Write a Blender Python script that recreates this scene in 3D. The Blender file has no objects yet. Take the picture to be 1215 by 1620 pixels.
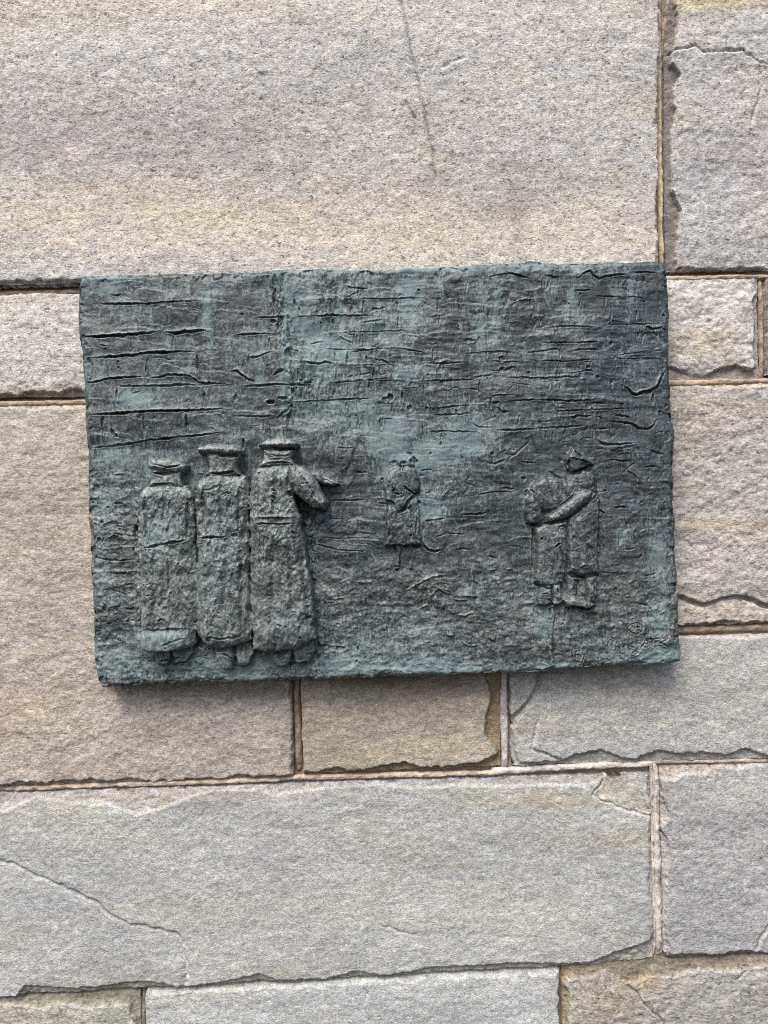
import bpy, math
import numpy as np
from mathutils import Matrix, Vector

scene = bpy.context.scene
COL = scene.collection

# ------------------------------------------------------------------ camera
PW, PH = 1215.0, 1620.0                 # photograph size, used as a drawing sheet for the wall
LENS = 26.0
FPX = LENS / 36.0 * PH                  # focal length in sheet units
YAW, ROLL = math.radians(1.7), math.radians(2.05)
CAM = np.array([0.0, -1.17, 1.60])
F = np.array([math.sin(YAW), math.cos(YAW), 0.0])
R0 = np.array([math.cos(YAW), -math.sin(YAW), 0.0])
U0 = np.array([0.0, 0.0, 1.0])
RR = R0 * math.cos(ROLL) - U0 * math.sin(ROLL)
UU = U0 * math.cos(ROLL) + R0 * math.sin(ROLL)
cam_data = bpy.data.cameras.new('camera')
cam_data.lens = LENS
cam_data.sensor_width = 36.0
cam_data.sensor_fit = 'AUTO'
cam_data.clip_start = 0.01
cam_data.clip_end = 500.0
cam = bpy.data.objects.new('camera', cam_data)
M = Matrix.Identity(4)
for i in range(3):
    M[i][0], M[i][1], M[i][2], M[i][3] = RR[i], UU[i], -F[i], CAM[i]
cam.matrix_world = M
COL.objects.link(cam)
scene.camera = cam

# ------------------------------------------------------------------ light
SUN_EL, SUN_AZ = 58.0, -26.0            # degrees; azimuth from straight behind the camera, minus = left
world = bpy.data.worlds.new('World')
scene.world = world
world.use_nodes = True
wn = world.node_tree
wn.nodes.clear()
sky = wn.nodes.new('ShaderNodeTexSky')
sky.sky_type = 'NISHITA'
sky.sun_disc = False
sky.sun_elevation = math.radians(SUN_EL)
sky.sun_rotation = math.radians(180.0 - SUN_AZ)
sky.air_density = 1.0
sky.dust_density = 4.0
sky.ozone_density = 1.0
bg = wn.nodes.new('ShaderNodeBackground')
bg.inputs['Strength'].default_value = 0.08
wo = wn.nodes.new('ShaderNodeOutputWorld')
wn.links.new(sky.outputs[0], bg.inputs[0])
wn.links.new(bg.outputs[0], wo.inputs[0])
sun_data = bpy.data.lights.new('sun', 'SUN')
sun_data.energy = 1.5
sun_data.angle = math.radians(32.0)
sun_data.color = (1.0, 0.965, 0.92)
sun = bpy.data.objects.new('sun', sun_data)
el, az = math.radians(SUN_EL), math.radians(SUN_AZ)
to_sun = Vector((math.sin(az) * math.cos(el), -math.cos(az) * math.cos(el), math.sin(el)))
sun.rotation_euler = to_sun.to_track_quat('Z', 'Y').to_euler()
sun.location = (-1.0, -3.0, 4.0)
COL.objects.link(sun)
vs = scene.view_settings
vs.view_transform = 'Standard'
vs.look = 'None'
vs.exposure = 1.50
vs.gamma = 1.0
vs.use_curve_mapping = False
scene.cycles.max_bounces = 6
scene.cycles.use_denoising = False
scene.cycles.filter_width = 1.0

# ------------------------------------------------------------------ helpers
def to_wall(u, v, y0=0.0):
    """sheet coordinates -> x, z on the wall plane y = y0"""
    a, b = (u - PW / 2), (PH / 2 - v)
    dx = F[0] * FPX + RR[0] * a + UU[0] * b
    dy = F[1] * FPX + RR[1] * a + UU[1] * b
    dz = F[2] * FPX + RR[2] * a + UU[2] * b
    t = (y0 - CAM[1]) / dy
    return CAM[0] + dx * t, CAM[2] + dz * t

def lin(c):
    c = np.asarray(c, float) / 255.0
    return np.where(c <= 0.04045, c / 12.92, ((c + 0.055) / 1.055) ** 2.4)

def hash2(ix, iy, seed):
    h = (ix.astype(np.int64) * 374761393 + iy.astype(np.int64) * 668265263 + seed * 1442695041) & 0xFFFFFFFF
    h = ((h ^ (h >> 13)) * 1274126177) & 0xFFFFFFFF
    h = ((h ^ (h >> 16)) * 2246822519) & 0xFFFFFFFF
    return ((h ^ (h >> 15)) & 0xFFFFFF) / float(0xFFFFFF)

def vnoise(x, y, seed):
    ix, iy = np.floor(x), np.floor(y)
    fx, fy = x - ix, y - iy
    fx = fx * fx * fx * (fx * (fx * 6 - 15) + 10)
    fy = fy * fy * fy * (fy * (fy * 6 - 15) + 10)
    a, b = hash2(ix, iy, seed), hash2(ix + 1, iy, seed)
    c, d = hash2(ix, iy + 1, seed), hash2(ix + 1, iy + 1, seed)
    return (a + (b - a) * fx) + ((c + (d - c) * fx) - (a + (b - a) * fx)) * fy

def fbm(x, y, seed, octs=4, gain=0.5, ridged=False):
    s, amp, tot = np.zeros(np.shape(x)), 1.0, 0.0
    for o in range(octs):
        c, sn = math.cos(0.6 * o), math.sin(0.6 * o)
        n = vnoise((x * c - y * sn) * 2 ** o + 17.3 * o, (x * sn + y * c) * 2 ** o + 5.1 * o, seed + o * 31)
        if ridged:
            n = 1 - np.abs(2 * n - 1)
        s = s + amp * n
        tot += amp
        amp *= gain
    return s / tot

def n1(t, seed, octs=4, gain=0.55):
    return fbm(t, np.zeros_like(t) + 0.37, seed, octs, gain)

def sstep(a, b, x):
    t = np.clip((x - a) / (b - a), 0, 1)
    return t * t * (3 - 2 * t)

def seg_dist(U, V, p, q):
    dx, dy = q[0] - p[0], q[1] - p[1]
    L2 = dx * dx + dy * dy + 1e-9
    t = np.clip(((U - p[0]) * dx + (V - p[1]) * dy) / L2, 0, 1)
    ex, ey = U - (p[0] + t * dx), V - (p[1] + t * dy)
    side = np.sign(dx * (V - p[1]) - dy * (U - p[0]))     # + = below a line drawn left to right
    return np.sqrt(ex * ex + ey * ey), t, side

def poly_sdf(U, V, pts):
    """positive inside"""
    d = np.full(U.shape, 1e9)
    inside = np.zeros(U.shape, bool)
    n = len(pts)
    for i in range(n):
        p, q = pts[i], pts[(i + 1) % n]
        e, _, _ = seg_dist(U, V, p, q)
        d = np.minimum(d, e)
        cond = ((p[1] > V) != (q[1] > V))
        with np.errstate(divide='ignore', invalid='ignore'):
            xi = (q[0] - p[0]) * (V - p[1]) / (q[1] - p[1] + 1e-12) + p[0]
        inside ^= cond & (U < xi)
    return np.where(inside, d, -d)

def rough_line(pts, seed, amp=0.6, step=4.0):
    rng = np.random.default_rng(seed)
    out = [pts[0]]
    for p, q in zip(pts[:-1], pts[1:]):
        L = math.hypot(q[0] - p[0], q[1] - p[1])
        k = max(1, int(L / step))
        for j in range(1, k + 1):
            t = j / k
            o = rng.normal(0, amp) if j < k else 0
            nx, ny = -(q[1] - p[1]) / (L + 1e-9), (q[0] - p[0]) / (L + 1e-9)
            out.append((p[0] + (q[0] - p[0]) * t + nx * o, p[1] + (q[1] - p[1]) * t + ny * o))
    return out

def make_mesh(name, verts, faces, normals=None, cols=None, mat=None, parent=None, flt=None):
    me = bpy.data.meshes.new(name)
    nv, nf = len(verts), len(faces)
    me.vertices.add(nv)
    me.vertices.foreach_set('co', np.ascontiguousarray(verts, np.float32).ravel())
    me.loops.add(nf * 4)
    me.loops.foreach_set('vertex_index', np.ascontiguousarray(faces, np.int32).ravel())
    me.polygons.add(nf)
    me.polygons.foreach_set('loop_start', np.arange(0, nf * 4, 4, dtype=np.int32))
    me.polygons.foreach_set('use_smooth', np.ones(nf, bool))
    me.update(calc_edges=True)
    if cols is not None:
        at = me.color_attributes.new('col', 'FLOAT_COLOR', 'POINT')
        c4 = np.ones((nv, 4), np.float32)
        c4[:, :3] = cols
        at.data.foreach_set('color', c4.ravel())
    for k, a in (flt or {}).items():
        at = me.attributes.new(k, 'FLOAT', 'POINT')
        at.data.foreach_set('value', np.ascontiguousarray(a, np.float32))
    if normals is not None:
        me.normals_split_custom_set_from_vertices(np.ascontiguousarray(normals, np.float32))
    if mat:
        me.materials.append(mat)
    ob = bpy.data.objects.new(name, me)
    COL.objects.link(ob)
    if parent:
        ob.parent = parent
    return ob

def grid_faces(ny, nx):
    i = np.arange(ny * nx).reshape(ny, nx)
    return np.stack([i[:-1, :-1], i[1:, :-1], i[1:, 1:], i[:-1, 1:]], -1).reshape(-1, 4)

def grid_normals(P):
    du = np.gradient(P, axis=1)
    dv = np.gradient(P, axis=0)
    n = np.cross(dv, du)
    n /= np.linalg.norm(n, axis=-1, keepdims=True) + 1e-12
    return n

def empty(name, loc=(0, 0, 0)):
    o = bpy.data.objects.new(name, None)
    o.location = loc
    o.empty_display_size = 0.05
    COL.objects.link(o)
    return o

# ------------------------------------------------------------------ materials
def nt(mat):
    mat.use_nodes = True
    t = mat.node_tree
    t.nodes.clear()
    out = t.nodes.new('ShaderNodeOutputMaterial')
    b = t.nodes.new('ShaderNodeBsdfPrincipled')
    t.links.new(b.outputs[0], out.inputs[0])
    return t, b

def ramp(t, src, stops):
    r = t.nodes.new('ShaderNodeValToRGB')
    e = r.color_ramp.elements
    while len(e) < len(stops):
        e.new(0.5)
    for el_, (p, c) in zip(e, stops):
        el_.position = p
        el_.color = (c, c, c, 1) if not isinstance(c, tuple) else (*c, 1)
    t.links.new(src, r.inputs[0])
    return r.outputs[0]

def times(t, a, k):
    m = t.nodes.new('ShaderNodeMath')
    m.operation = 'MULTIPLY'
    t.links.new(a, m.inputs[0])
    m.inputs[1].default_value = k
    return m.outputs[0]

def noise(t, vec, scale, detail=3.0, rough=0.6, dist=0.0):
    n = t.nodes.new('ShaderNodeTexNoise')
    if isinstance(scale, (int, float)):
        n.inputs['Scale'].default_value = scale
    else:
        t.links.new(scale, n.inputs['Scale'])
    n.inputs['Detail'].default_value = detail
    n.inputs['Roughness'].default_value = rough
    n.inputs['Distortion'].default_value = dist
    t.links.new(vec, n.inputs['Vector'])
    return n.outputs[0]

def mixc(t, mode, fac, a, b):
    m = t.nodes.new('ShaderNodeMix')
    m.data_type = 'RGBA'
    m.blend_type = mode
    for sock, val in ((m.inputs[0], fac), (m.inputs[6], a), (m.inputs[7], b)):
        if isinstance(val, (float, int)):
            sock.default_value = val
        elif isinstance(val, tuple):
            sock.default_value = (*val, 1)
        else:
            t.links.new(val, sock)
    return m.outputs[2]

def coords(t, sc=(1, 1, 1), rot=(0, 0, 0), per_object=False):
    tc = t.nodes.new('ShaderNodeTexCoord')
    mp = t.nodes.new('ShaderNodeMapping')
    mp.inputs['Scale'].default_value = sc
    mp.inputs['Rotation'].default_value = rot
    t.links.new(tc.outputs['Object'], mp.inputs['Vector'])
    if per_object:
        oi = t.nodes.new('ShaderNodeObjectInfo')
        ml = t.nodes.new('ShaderNodeMath')
        ml.operation = 'MULTIPLY'
        ml.inputs[1].default_value = 37.0
        t.links.new(oi.outputs['Random'], ml.inputs[0])
        t.links.new(ml.outputs[0], mp.inputs['Location'])
    return mp.outputs[0]

def bump(t, b, h, strength, dist):
    bp = t.nodes.new('ShaderNodeBump')
    bp.inputs['Strength'].default_value = strength
    bp.inputs['Distance'].default_value = dist
    t.links.new(h, bp.inputs['Height'])
    t.links.new(bp.outputs[0], b.inputs['Normal'])

def attr(t, name):
    a = t.nodes.new('ShaderNodeAttribute')
    a.attribute_name = name
    return a

def granite():
    mat = bpy.data.materials.new('granite')
    t, b = nt(mat)
    c = coords(t, (1, 1, 1.45), (0, math.radians(-2), 0), True)
    c2 = coords(t, (1, 1, 2.1), (0, math.radians(4), 0), True)
    col = attr(t, 'col').outputs['Color']
    gs = attr(t, 'grain').outputs['Fac']
    fine = noise(t, c, times(t, gs, 290), 4, 0.75, 0.3)
    col = mixc(t, 'MULTIPLY', 1.0, col, ramp(t, fine, [(0.30, 0.47), (0.44, 0.84), (0.52, 1.02), (0.62, 1.21), (0.74, 1.58)]))
    fleck = noise(t, c2, times(t, gs, 150), 3, 0.62, 0.9)
    col = mixc(t, 'MULTIPLY', attr(t, 'fleck').outputs['Fac'], col, ramp(t, fleck, [(0.31, 0.24), (0.385, 0.62), (0.44, 1.0), (1, 1.0)]))
    spot = noise(t, c, times(t, gs, 64), 5, 0.66, 1.2)
    col = mixc(t, 'MULTIPLY', attr(t, 'fleck').outputs['Fac'], col, ramp(t, spot, [(0.31, 0.45), (0.37, 0.8), (0.43, 1.0)]))
    pale = noise(t, c, times(t, gs, 95), 3, 0.7, 0.5)
    col = mixc(t, 'MULTIPLY', 1.0, col, ramp(t, pale, [(0.36, 0.84), (0.5, 1.0), (0.66, 1.22)]))
    big = noise(t, c2, 26, 4, 0.6, 0.4)
    col = mixc(t, 'MULTIPLY', 1.0, col, ramp(t, big, [(0.30, 0.86), (0.5, 1.0), (0.7, 1.1)]))
    warm = noise(t, c, 60, 3, 0.6)
    col = mixc(t, 'MULTIPLY', 1.0, col, ramp(t, warm, [(0.35, (0.97, 0.98, 1.03)), (0.65, (1.03, 1.0, 0.95))]))
    t.links.new(col, b.inputs['Base Color'])
    b.inputs['Roughness'].default_value = 0.82
    b.inputs['Specular IOR Level'].default_value = 0.35
    ad = t.nodes.new('ShaderNodeMath')
    ad.operation = 'ADD'
    t.links.new(fine, ad.inputs[0])
    t.links.new(fleck, ad.inputs[1])
    bump(t, b, ad.outputs[0], 0.45, 0.0032)
    return mat

def mortar_mat():
    mat = bpy.data.materials.new('lime_mortar')
    t, b = nt(mat)
    c = coords(t)
    col = attr(t, 'col').outputs['Color']
    n = noise(t, c, 320, 4, 0.7)
    col = mixc(t, 'MULTIPLY', 1.0, col, ramp(t, n, [(0.3, 0.7), (0.5, 1.0), (0.7, 1.2)]))
    n2 = noise(t, c, 40, 4, 0.65)
    col = mixc(t, 'MULTIPLY', 1.0, col, ramp(t, n2, [(0.3, (0.66, 0.62, 0.60)), (0.55, (1.0, 1.0, 1.0)), (0.75, (1.1, 1.08, 1.02))]))
    t.links.new(col, b.inputs['Base Color'])
    b.inputs['Roughness'].default_value = 0.9
    bump(t, b, n, 0.5, 0.002)
    return mat

def bronze_mat():
    mat = bpy.data.materials.new('weathered_bronze')
    t, b = nt(mat)
    c = coords(t)
    cv = coords(t, (2.2, 1, 0.8))
    col = attr(t, 'col').outputs['Color']
    pat = attr(t, 'patina').outputs['Fac']
    fine = noise(t, c, 420, 4, 0.7)
    col = mixc(t, 'MULTIPLY', 1.0, col, ramp(t, fine, [(0.30, 0.60), (0.5, 0.98), (0.60, 1.2), (0.72, 1.7)]))
    mot = noise(t, c, 150, 4, 0.7, 1.0)
    col = mixc(t, 'MULTIPLY', 1.0, col, ramp(t, mot, [(0.32, 0.62), (0.48, 0.96), (0.60, 1.22), (0.70, 1.6)]))
    st = noise(t, cv, 105, 6, 0.75, 0.9)
    # verdigris: ragged patches where the cast has corroded
    ma = t.nodes.new('ShaderNodeMath')
    ma.operation = 'MULTIPLY_ADD'
    t.links.new(st, ma.inputs[0])
    ma.inputs[1].default_value = 1.9
    t.links.new(pat, ma.inputs[2])
    mr = t.nodes.new('ShaderNodeMapRange')
    mr.inputs['From Min'].default_value = 1.15
    mr.inputs['From Max'].default_value = 1.47
    mr.inputs['To Max'].default_value = 0.92
    t.links.new(ma.outputs[0], mr.inputs['Value'])
    pf = mr.outputs[0]
    cg = noise(t, c, 55, 3, 0.6)
    green = ramp(t, cg, [(0.35, (0.132, 0.192, 0.205)), (0.65, (0.225, 0.274, 0.268))])
    col = mixc(t, 'MIX', pf, col, green)
    t.links.new(col, b.inputs['Base Color'])
    b.inputs['Metallic'].default_value = 0.38
    rr = ramp(t, pf, [(0.0, 0.40), (1.0, 0.8)])
    rmx = t.nodes.new('ShaderNodeMath')
    rmx.operation = 'MAXIMUM'
    t.links.new(rr, rmx.inputs[0])
    t.links.new(attr(t, 'dull').outputs['Fac'], rmx.inputs[1])
    t.links.new(rmx.outputs[0], b.inputs['Roughness'])
    b.inputs['Specular IOR Level'].default_value = 0.45
    ad = t.nodes.new('ShaderNodeMath')
    ad.operation = 'ADD'
    t.links.new(fine, ad.inputs[0])
    t.links.new(st, ad.inputs[1])
    bump(t, b, ad.outputs[0], 0.4, 0.0020)
    return mat

GRANITE, MORTAR, BRONZE = granite(), mortar_mat(), bronze_mat()

# ================================================================== THE WALL
wall = empty('stone_wall', (0, 0.06, 0))
wall['label'] = 'coursed granite block wall with tan mortar joints behind the bronze relief'
wall['category'] = 'wall'
wall['kind'] = 'thing'
INV = Matrix.Translation((0, -0.06, 0))

def axis(a, b, lo, hi, fine=2.3, coarse=12.0):
    """sample positions from a to b, fine inside the frame and coarse outside it"""
    xs, x = [a], a
    while x < b:
        x += fine if lo - 12 <= x <= hi + 12 else coarse
        xs.append(min(x, b))
    xs = np.array(xs)
    if len(xs) > 2 and xs[-1] - xs[-2] < 0.6:
        xs = np.delete(xs, -2)
    return xs

def interp_poly(pts, t):
    p = np.array(sorted(pts))
    return np.interp(t, p[:, 0], p[:, 1])

K_ALB = 0.92 * np.array([0.985, 1.012, 0.995])
def make_stone(key, left, right, top, bot, colr, chips=None, cracks=(), stains_tints=(), rough=1.0, seed=1, pillow=2.0, facets=(), grain=1.0, fleck=0.8, hollow=None):
    """left/right: x or (x_top, x_bottom); top/bot: (y at x=0, y at x=1215)"""
    chips = chips or {}
    lt = left if isinstance(left, tuple) else (left, left)
    rt = right if isinstance(right, tuple) else (right, right)
    ty = lambda x: top[0] + (top[1] - top[0]) * x / PW
    by = lambda x: bot[0] + (bot[1] - bot[0]) * x / PW
    xm0, xm1 = min(lt), max(rt)
    xs = axis(xm0, xm1, 0, PW)
    y0, y1 = min(ty(xm0), ty(xm1)), max(by(xm0), by(xm1))
    ys = axis(y0, y1, 0, PH)
    S, T = np.meshgrid((xs - xm0) / (xm1 - xm0), (ys - y0) / (y1 - y0))
    lx = lt[0] + (lt[1] - lt[0]) * T
    rx = rt[0] + (rt[1] - rt[0]) * T
    U = lx + (rx - lx) * S
    V = ty(U) + (by(U) - ty(U)) * T
    # uneven arrises
    wob = lambda t, s: (n1(t / 22.0, seed * 7 + s) - 0.5) * 4.5 + (n1(t / 5.0, seed * 7 + s + 3) - 0.5) * 2.0
    dl, dr, dt, db = U - lx, rx - U, V - ty(U), by(U) - V
    fall = lambda d: np.exp(-np.clip(d, 0, None) / 14.0)
    U = U + wob(V, 1) * fall(dl) + wob(V, 2) * fall(dr)
    V = V + wob(U, 3) * fall(dt) + wob(U, 4) * fall(db)
    H = np.zeros(U.shape)
    col = np.ones(U.shape + (3,)) * lin(colr) * K_ALB
    # broad dressing of the face and split texture
    H += (fbm(U / 260.0, V / 190.0, seed, 3) - 0.5) * 7.0
    H += (fbm(U / 46.0, V / 28.0, seed + 50, 4, 0.55) - 0.5) * 3.4 * rough
    H += (fbm(U / 11.0, V / 7.0, seed + 90, 3, 0.6) - 0.5) * 1.9 * rough
    if hollow is not None:
        v0 = interp_poly(hollow, U) + (n1(U.ravel() / 90.0, seed + 61, 3).reshape(U.shape) - 0.5) * 40
        H += 13.0 * sstep(0, 300, v0 - V) + 7.0 * sstep(0, 110, V - v0)
    d_edge = np.minimum(np.minimum(dl, dr), np.minimum(dt, db))
    H -= pillow * np.exp(-d_edge / 26.0)
    # tonal drift of the rock itself
    k = (fbm(U / 170.0, V / 80.0, seed + 11, 4) - 0.5)
    col *= (1 + 0.28 * k)[..., None]
    w = sstep(0.45, 0.75, fbm(U / 210.0, V / 60.0, seed + 23, 4))
    col *= 1 + w[..., None] * np.array([0.03, 0.0, -0.04])
    for (su, sv, ru, rv, rgb, amt) in stains_tints:
        q = np.exp(-((U - su) / ru) ** 2 - ((V - sv) / rv) ** 2)
        q = np.clip(q * (0.45 + 1.1 * fbm(U / 40.0, V / 22.0, seed + int(su) + 5, 4)), 0, 1) * amt
        col = col * (1 - q[..., None]) + (lin(rgb) * K_ALB) * q[..., None]
    # spalled arrises: facets with a crisp broken outline
    for side, spec in chips.items():
        d, along = {'l': (dl, V), 'r': (dr, V), 't': (dt, U), 'b': (db, U)}[side]
        depth, slope, rgb = spec['depth'], spec.get('slope', 0.35), spec.get('rgb')
        if 'line' in spec:
            li = interp_poly([(p[1], p[0]) if side in 'lr' else p for p in spec['line']], along)
            edge = {'l': lx, 'r': rx, 't': ty(U), 'b': by(U)}[side]
            wd = (li - edge) if side in 'lt' else (edge - li)
        else:
            wd = spec['w'] * (n1(along / 38.0, seed * 13 + ord(side)) * 2.6 - 0.65)
        wd = wd + (n1(along / 9.0, seed * 17 + ord(side), 3) - 0.5) * 5.0
        ins = wd - d
        m = sstep(0.0, 2.2, ins)
        H -= m * (depth * 0.6 + slope * np.clip(ins, 0, None) * (0.7 + 0.6 * fbm(U / 9.0, V / 9.0, seed + 77, 3)))
        H += m * (fbm(U / 16.0, V / 5.0 if side in 'tb' else V / 16.0, seed + 71, 3, ridged=True) - 0.6) * 2.5
        if rgb is not None:
            q = (m * spec.get('amt', 0.8))[..., None]
            vv = (0.75 + 0.5 * fbm(U / 7.0, V / 7.0, seed + 3, 3))[..., None]
            col = col * (1 - q) + lin(rgb) * K_ALB * vv * q
    H = np.where(H < -6.0, -6.0 - 5.0 * np.tanh((-6.0 - H) / 5.0) + (fbm(U / 7.0, V / 6.0, seed + 83, 3) - 0.5) * 2.4, H)
    for (pts, depth, rgb, amt) in facets:
        sd = poly_sdf(U, V, rough_line(list(pts) + [pts[0]], seed + 5, 1.5, 8)[:-1])
        m = sstep(0, 2.0, sd)
        H -= m * (depth * 0.5 + np.minimum(np.clip(sd, 0, None) * 0.12, depth))
        q = (m * amt)[..., None]
        col = col * (1 - q) + lin(rgb) * K_ALB * q
    for (pts, wd, depth, step, *dirt) in cracks:
        pl = rough_line(pts, seed + int(pts[0][0]) + int(pts[0][1]), 1.3, 7)
        best = np.full(U.shape, 1e9)
        sgn = np.zeros(U.shape)
        for p, q in zip(pl[:-1], pl[1:]):
            e, tt, sd = seg_dist(U, V, p, q)
            mk = e < best
            best = np.where(mk, e, best)
            sgn = np.where(mk, sd, sgn)
        if dirt:
            q = dirt[0] * np.exp(-(best / 3.2) ** 2) * np.clip(0.3 + 1.4 * fbm(U / 14.0, V / 14.0, seed + 43, 3), 0, 1.2)
            col = col * (1 - np.clip(q, 0, .9)[..., None])
        ww = wd * (0.5 + 1.0 * fbm(U / 25.0, V / 25.0, seed + 41, 2))
        H -= depth * np.clip(1 - best / ww, 0, 1) ** 0.8
        H -= step * (sgn > 0) * np.exp(-best / 16.0) * sstep(0.0, 2.0, best)
    x, z = to_wall(U, V, 0.0)
    P = np.stack([x, -H * 0.001, z], -1)
    # returns into the wall
    def ring(A, ax):
        a, b = np.take(A, [0], ax), np.take(A, [-1], ax)
        return np.concatenate([a, A, b], ax)
    N = grid_normals(P)
    P = ring(ring(P, 0), 1)
    col = ring(ring(col, 0), 1)
    N = ring(ring(N, 0), 1)
    for sl in ((0, slice(None)), (-1, slice(None)), (slice(None), 0), (slice(None), -1)):
        P[sl][..., 1] = 0.055
    ny, nx = P.shape[:2]
    P = P.reshape(-1, 3) - np.array([0, 0.06, 0])
    ob = make_mesh('granite_block', P, grid_faces(ny, nx), N.reshape(-1, 3), col.reshape(-1, 3), GRANITE, wall,
                   {'grain': np.full(len(P), grain), 'fleck': np.full(len(P), fleck)})
    return ob

L0, R1, T0, B1 = -420, 1640, -420, 2040
PINK, OCHRE, DARKB, OLIVE, GREYB = (158, 142, 134), (146, 124, 92), (118, 106, 96), (122, 116, 100), (142, 132, 124)

make_stone('upper', L0, (1037, 1041), (T0, T0), (451, 424), (196, 191, 187), seed=2, grain=0.95, fleck=1.0, rough=0.8, hollow=[(-420, 250), (0, 268), (120, 290), (300, 312), (480, 322), (700, 330), (1040, 322)],
    chips={'b': dict(w=5, depth=5, rgb=(150, 140, 130), amt=.5), 'r': dict(w=5, depth=4, rgb=(148, 140, 138))},
    cracks=[([(630, -20), (638, 30), (648, 80), (660, 130), (672, 190), (682, 235), (690, 280)], 2.2, 1.2, 0.0, .38),
            ([(642, 165), (660, 195)], 3, 1.5, 0, .4), ([(700, 112), (735, 98)], 2.5, 2, 0)],
    stains_tints=[(250, 345, 420, 55, (194, 178, 156), .75), (760, 380, 330, 45, (194, 179, 160), .75), (180, 225, 420, 60, (156, 148, 148), .6),  # tan bands low on the face, a darker grey band above them
            (830, 290, 200, 40, (160, 154, 152), .55), (120, 10, 500, 40, (206, 194, 178), .6), 
            (820, 345, 18, 50, (130, 124, 120), .45), (790, 330, 40, 14, (140, 134, 130), .5)])
make_stone('upper right', (1052, 1056), R1, (T0, T0), (452, 423.5), (184, 180, 178), seed=3, grain=0.8, fleck=0.9, rough=1.25,
    chips={'l': dict(depth=12, slope=.5, rgb=(114, 103, 96), amt=.85, line=[(1072, T0), (1070, 0), (1076, 35), (1066, 82), (1064, 100), (1080, 118), (1066, 140), (1070, 175), (1064, 215), (1064, 270), (1064, 300), (1081, 330), (1074, 370), (1073, 425)]),
           'b': dict(w=5, depth=5, rgb=(150, 142, 136), amt=.5)},
    cracks=[([(1062, 82), (1085, 77), (1100, 72), (1112, 83), (1140, 83), (1175, 80), (1200, 100), (1260, 104)], 3.2, 6, -4.0),
            ([(1200, 105), (1205, 140), (1190, 190)], 3, 3, 0), ([(1180, 140), (1172, 150), (1176, 162)], 2, 3, 0)],
    stains_tints=[(1130, 5, 120, 14, (206, 186, 150), .8), (1140, 250, 120, 60, (158, 153, 156), .5)])
make_stone('second course left', L0, 596, (464, 447), (628, 611), (194, 188, 183), seed=4, grain=0.9, fleck=0.9, rough=1.2, pillow=4,
    chips={'b': dict(w=11, depth=8, rgb=(138, 130, 124), amt=.7), 't': dict(w=3, depth=4, rgb=PINK, amt=.4)})
make_stone('second course right', 604, (1202, 1205), (462, 438), (628, 597), (186, 181, 176), seed=5, grain=0.62, fleck=0.6, rough=1.9, pillow=6,
    chips={'b': dict(depth=10, slope=.5, rgb=(140, 130, 118), amt=.75, line=[(604, 600), (1000, 590), (1065, 577), (1090, 588), (1118, 594), (1140, 582), (1165, 576), (1190, 584), (1205, 578)]),
           'r': dict(depth=10, slope=.6, rgb=(140, 136, 134), amt=.7, line=[(1196, 440), (1200, 462), (1190, 475), (1198, 500), (1192, 545), (1196, 597)])},
    stains_tints=[(1120, 540, 60, 22, (190, 172, 140), .5)])
make_stone('second course far right', 1216, R1, (462, 435), (628, 592), (150, 140, 132), seed=6, grain=0.8, fleck=0.8, rough=1.2)
make_stone('tall left', L0, (458, 464), (643, 620), (1245, 1211), (178, 167, 157), seed=7, grain=0.85, fleck=0.6, rough=1.1,
    chips={'b': dict(w=6, depth=6, rgb=(150, 132, 116), amt=.5), 't': dict(w=5, depth=4, rgb=(170, 150, 126), amt=.5), 'r': dict(w=5, depth=7, rgb=(128, 108, 92), amt=.7)},
    stains_tints=[(60, 690, 150, 40, (190, 180, 168), .6), (30, 1130, 100, 60, (180, 158, 130), .4), (350, 1140, 80, 50, (168, 160, 156), .4), (330, 1090, 170, 12, (116, 102, 88), .7), (90, 900, 110, 200, (172, 158, 146), .4)])
make_stone('right middle', 474, R1, (643, 606), (1021, 987), (173, 166, 161), seed=8, grain=0.68, fleck=0.8, rough=1.7,
    chips={'b': dict(w=6, depth=6, rgb=(150, 134, 118), amt=.6), 't': dict(w=5, depth=4, rgb=(176, 158, 136), amt=.7)},
    cracks=[([(1040, 940), (1080, 946), (1105, 957), (1122, 956), (1145, 948), (1165, 945), (1190, 949), (1215, 960), (1300, 965)], 3.5, 9, 6.0)],
    stains_tints=[(1150, 828, 160, 9, (188, 166, 132), .5), (1140, 640, 120, 16, (180, 168, 156), .6), (1140, 975, 120, 14, (180, 165, 146), .6)])
make_stone('small tan', (474, 480), 793, (1040, 1006), (1245, 1198), (172, 160, 145), seed=9, grain=1.05, fleck=0.5, rough=1.0,
    chips={'r': dict(depth=10, slope=.45, rgb=(142, 120, 88), amt=.85, line=[(772, 1000), (768, 1070), (776, 1100), (768, 1140), (768, 1165), (785, 1185), (792, 1225)]),
           'b': dict(depth=9, slope=.45, rgb=(148, 128, 94), amt=.8, line=[(474, 1222), (500, 1222), (530, 1214), (560, 1221), (600, 1212), (640, 1206), (665, 1215), (720, 1212), (760, 1205), (793, 1190)])},
    stains_tints=[(640, 1076, 150, 18, (112, 98, 82), .8)])
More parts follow.
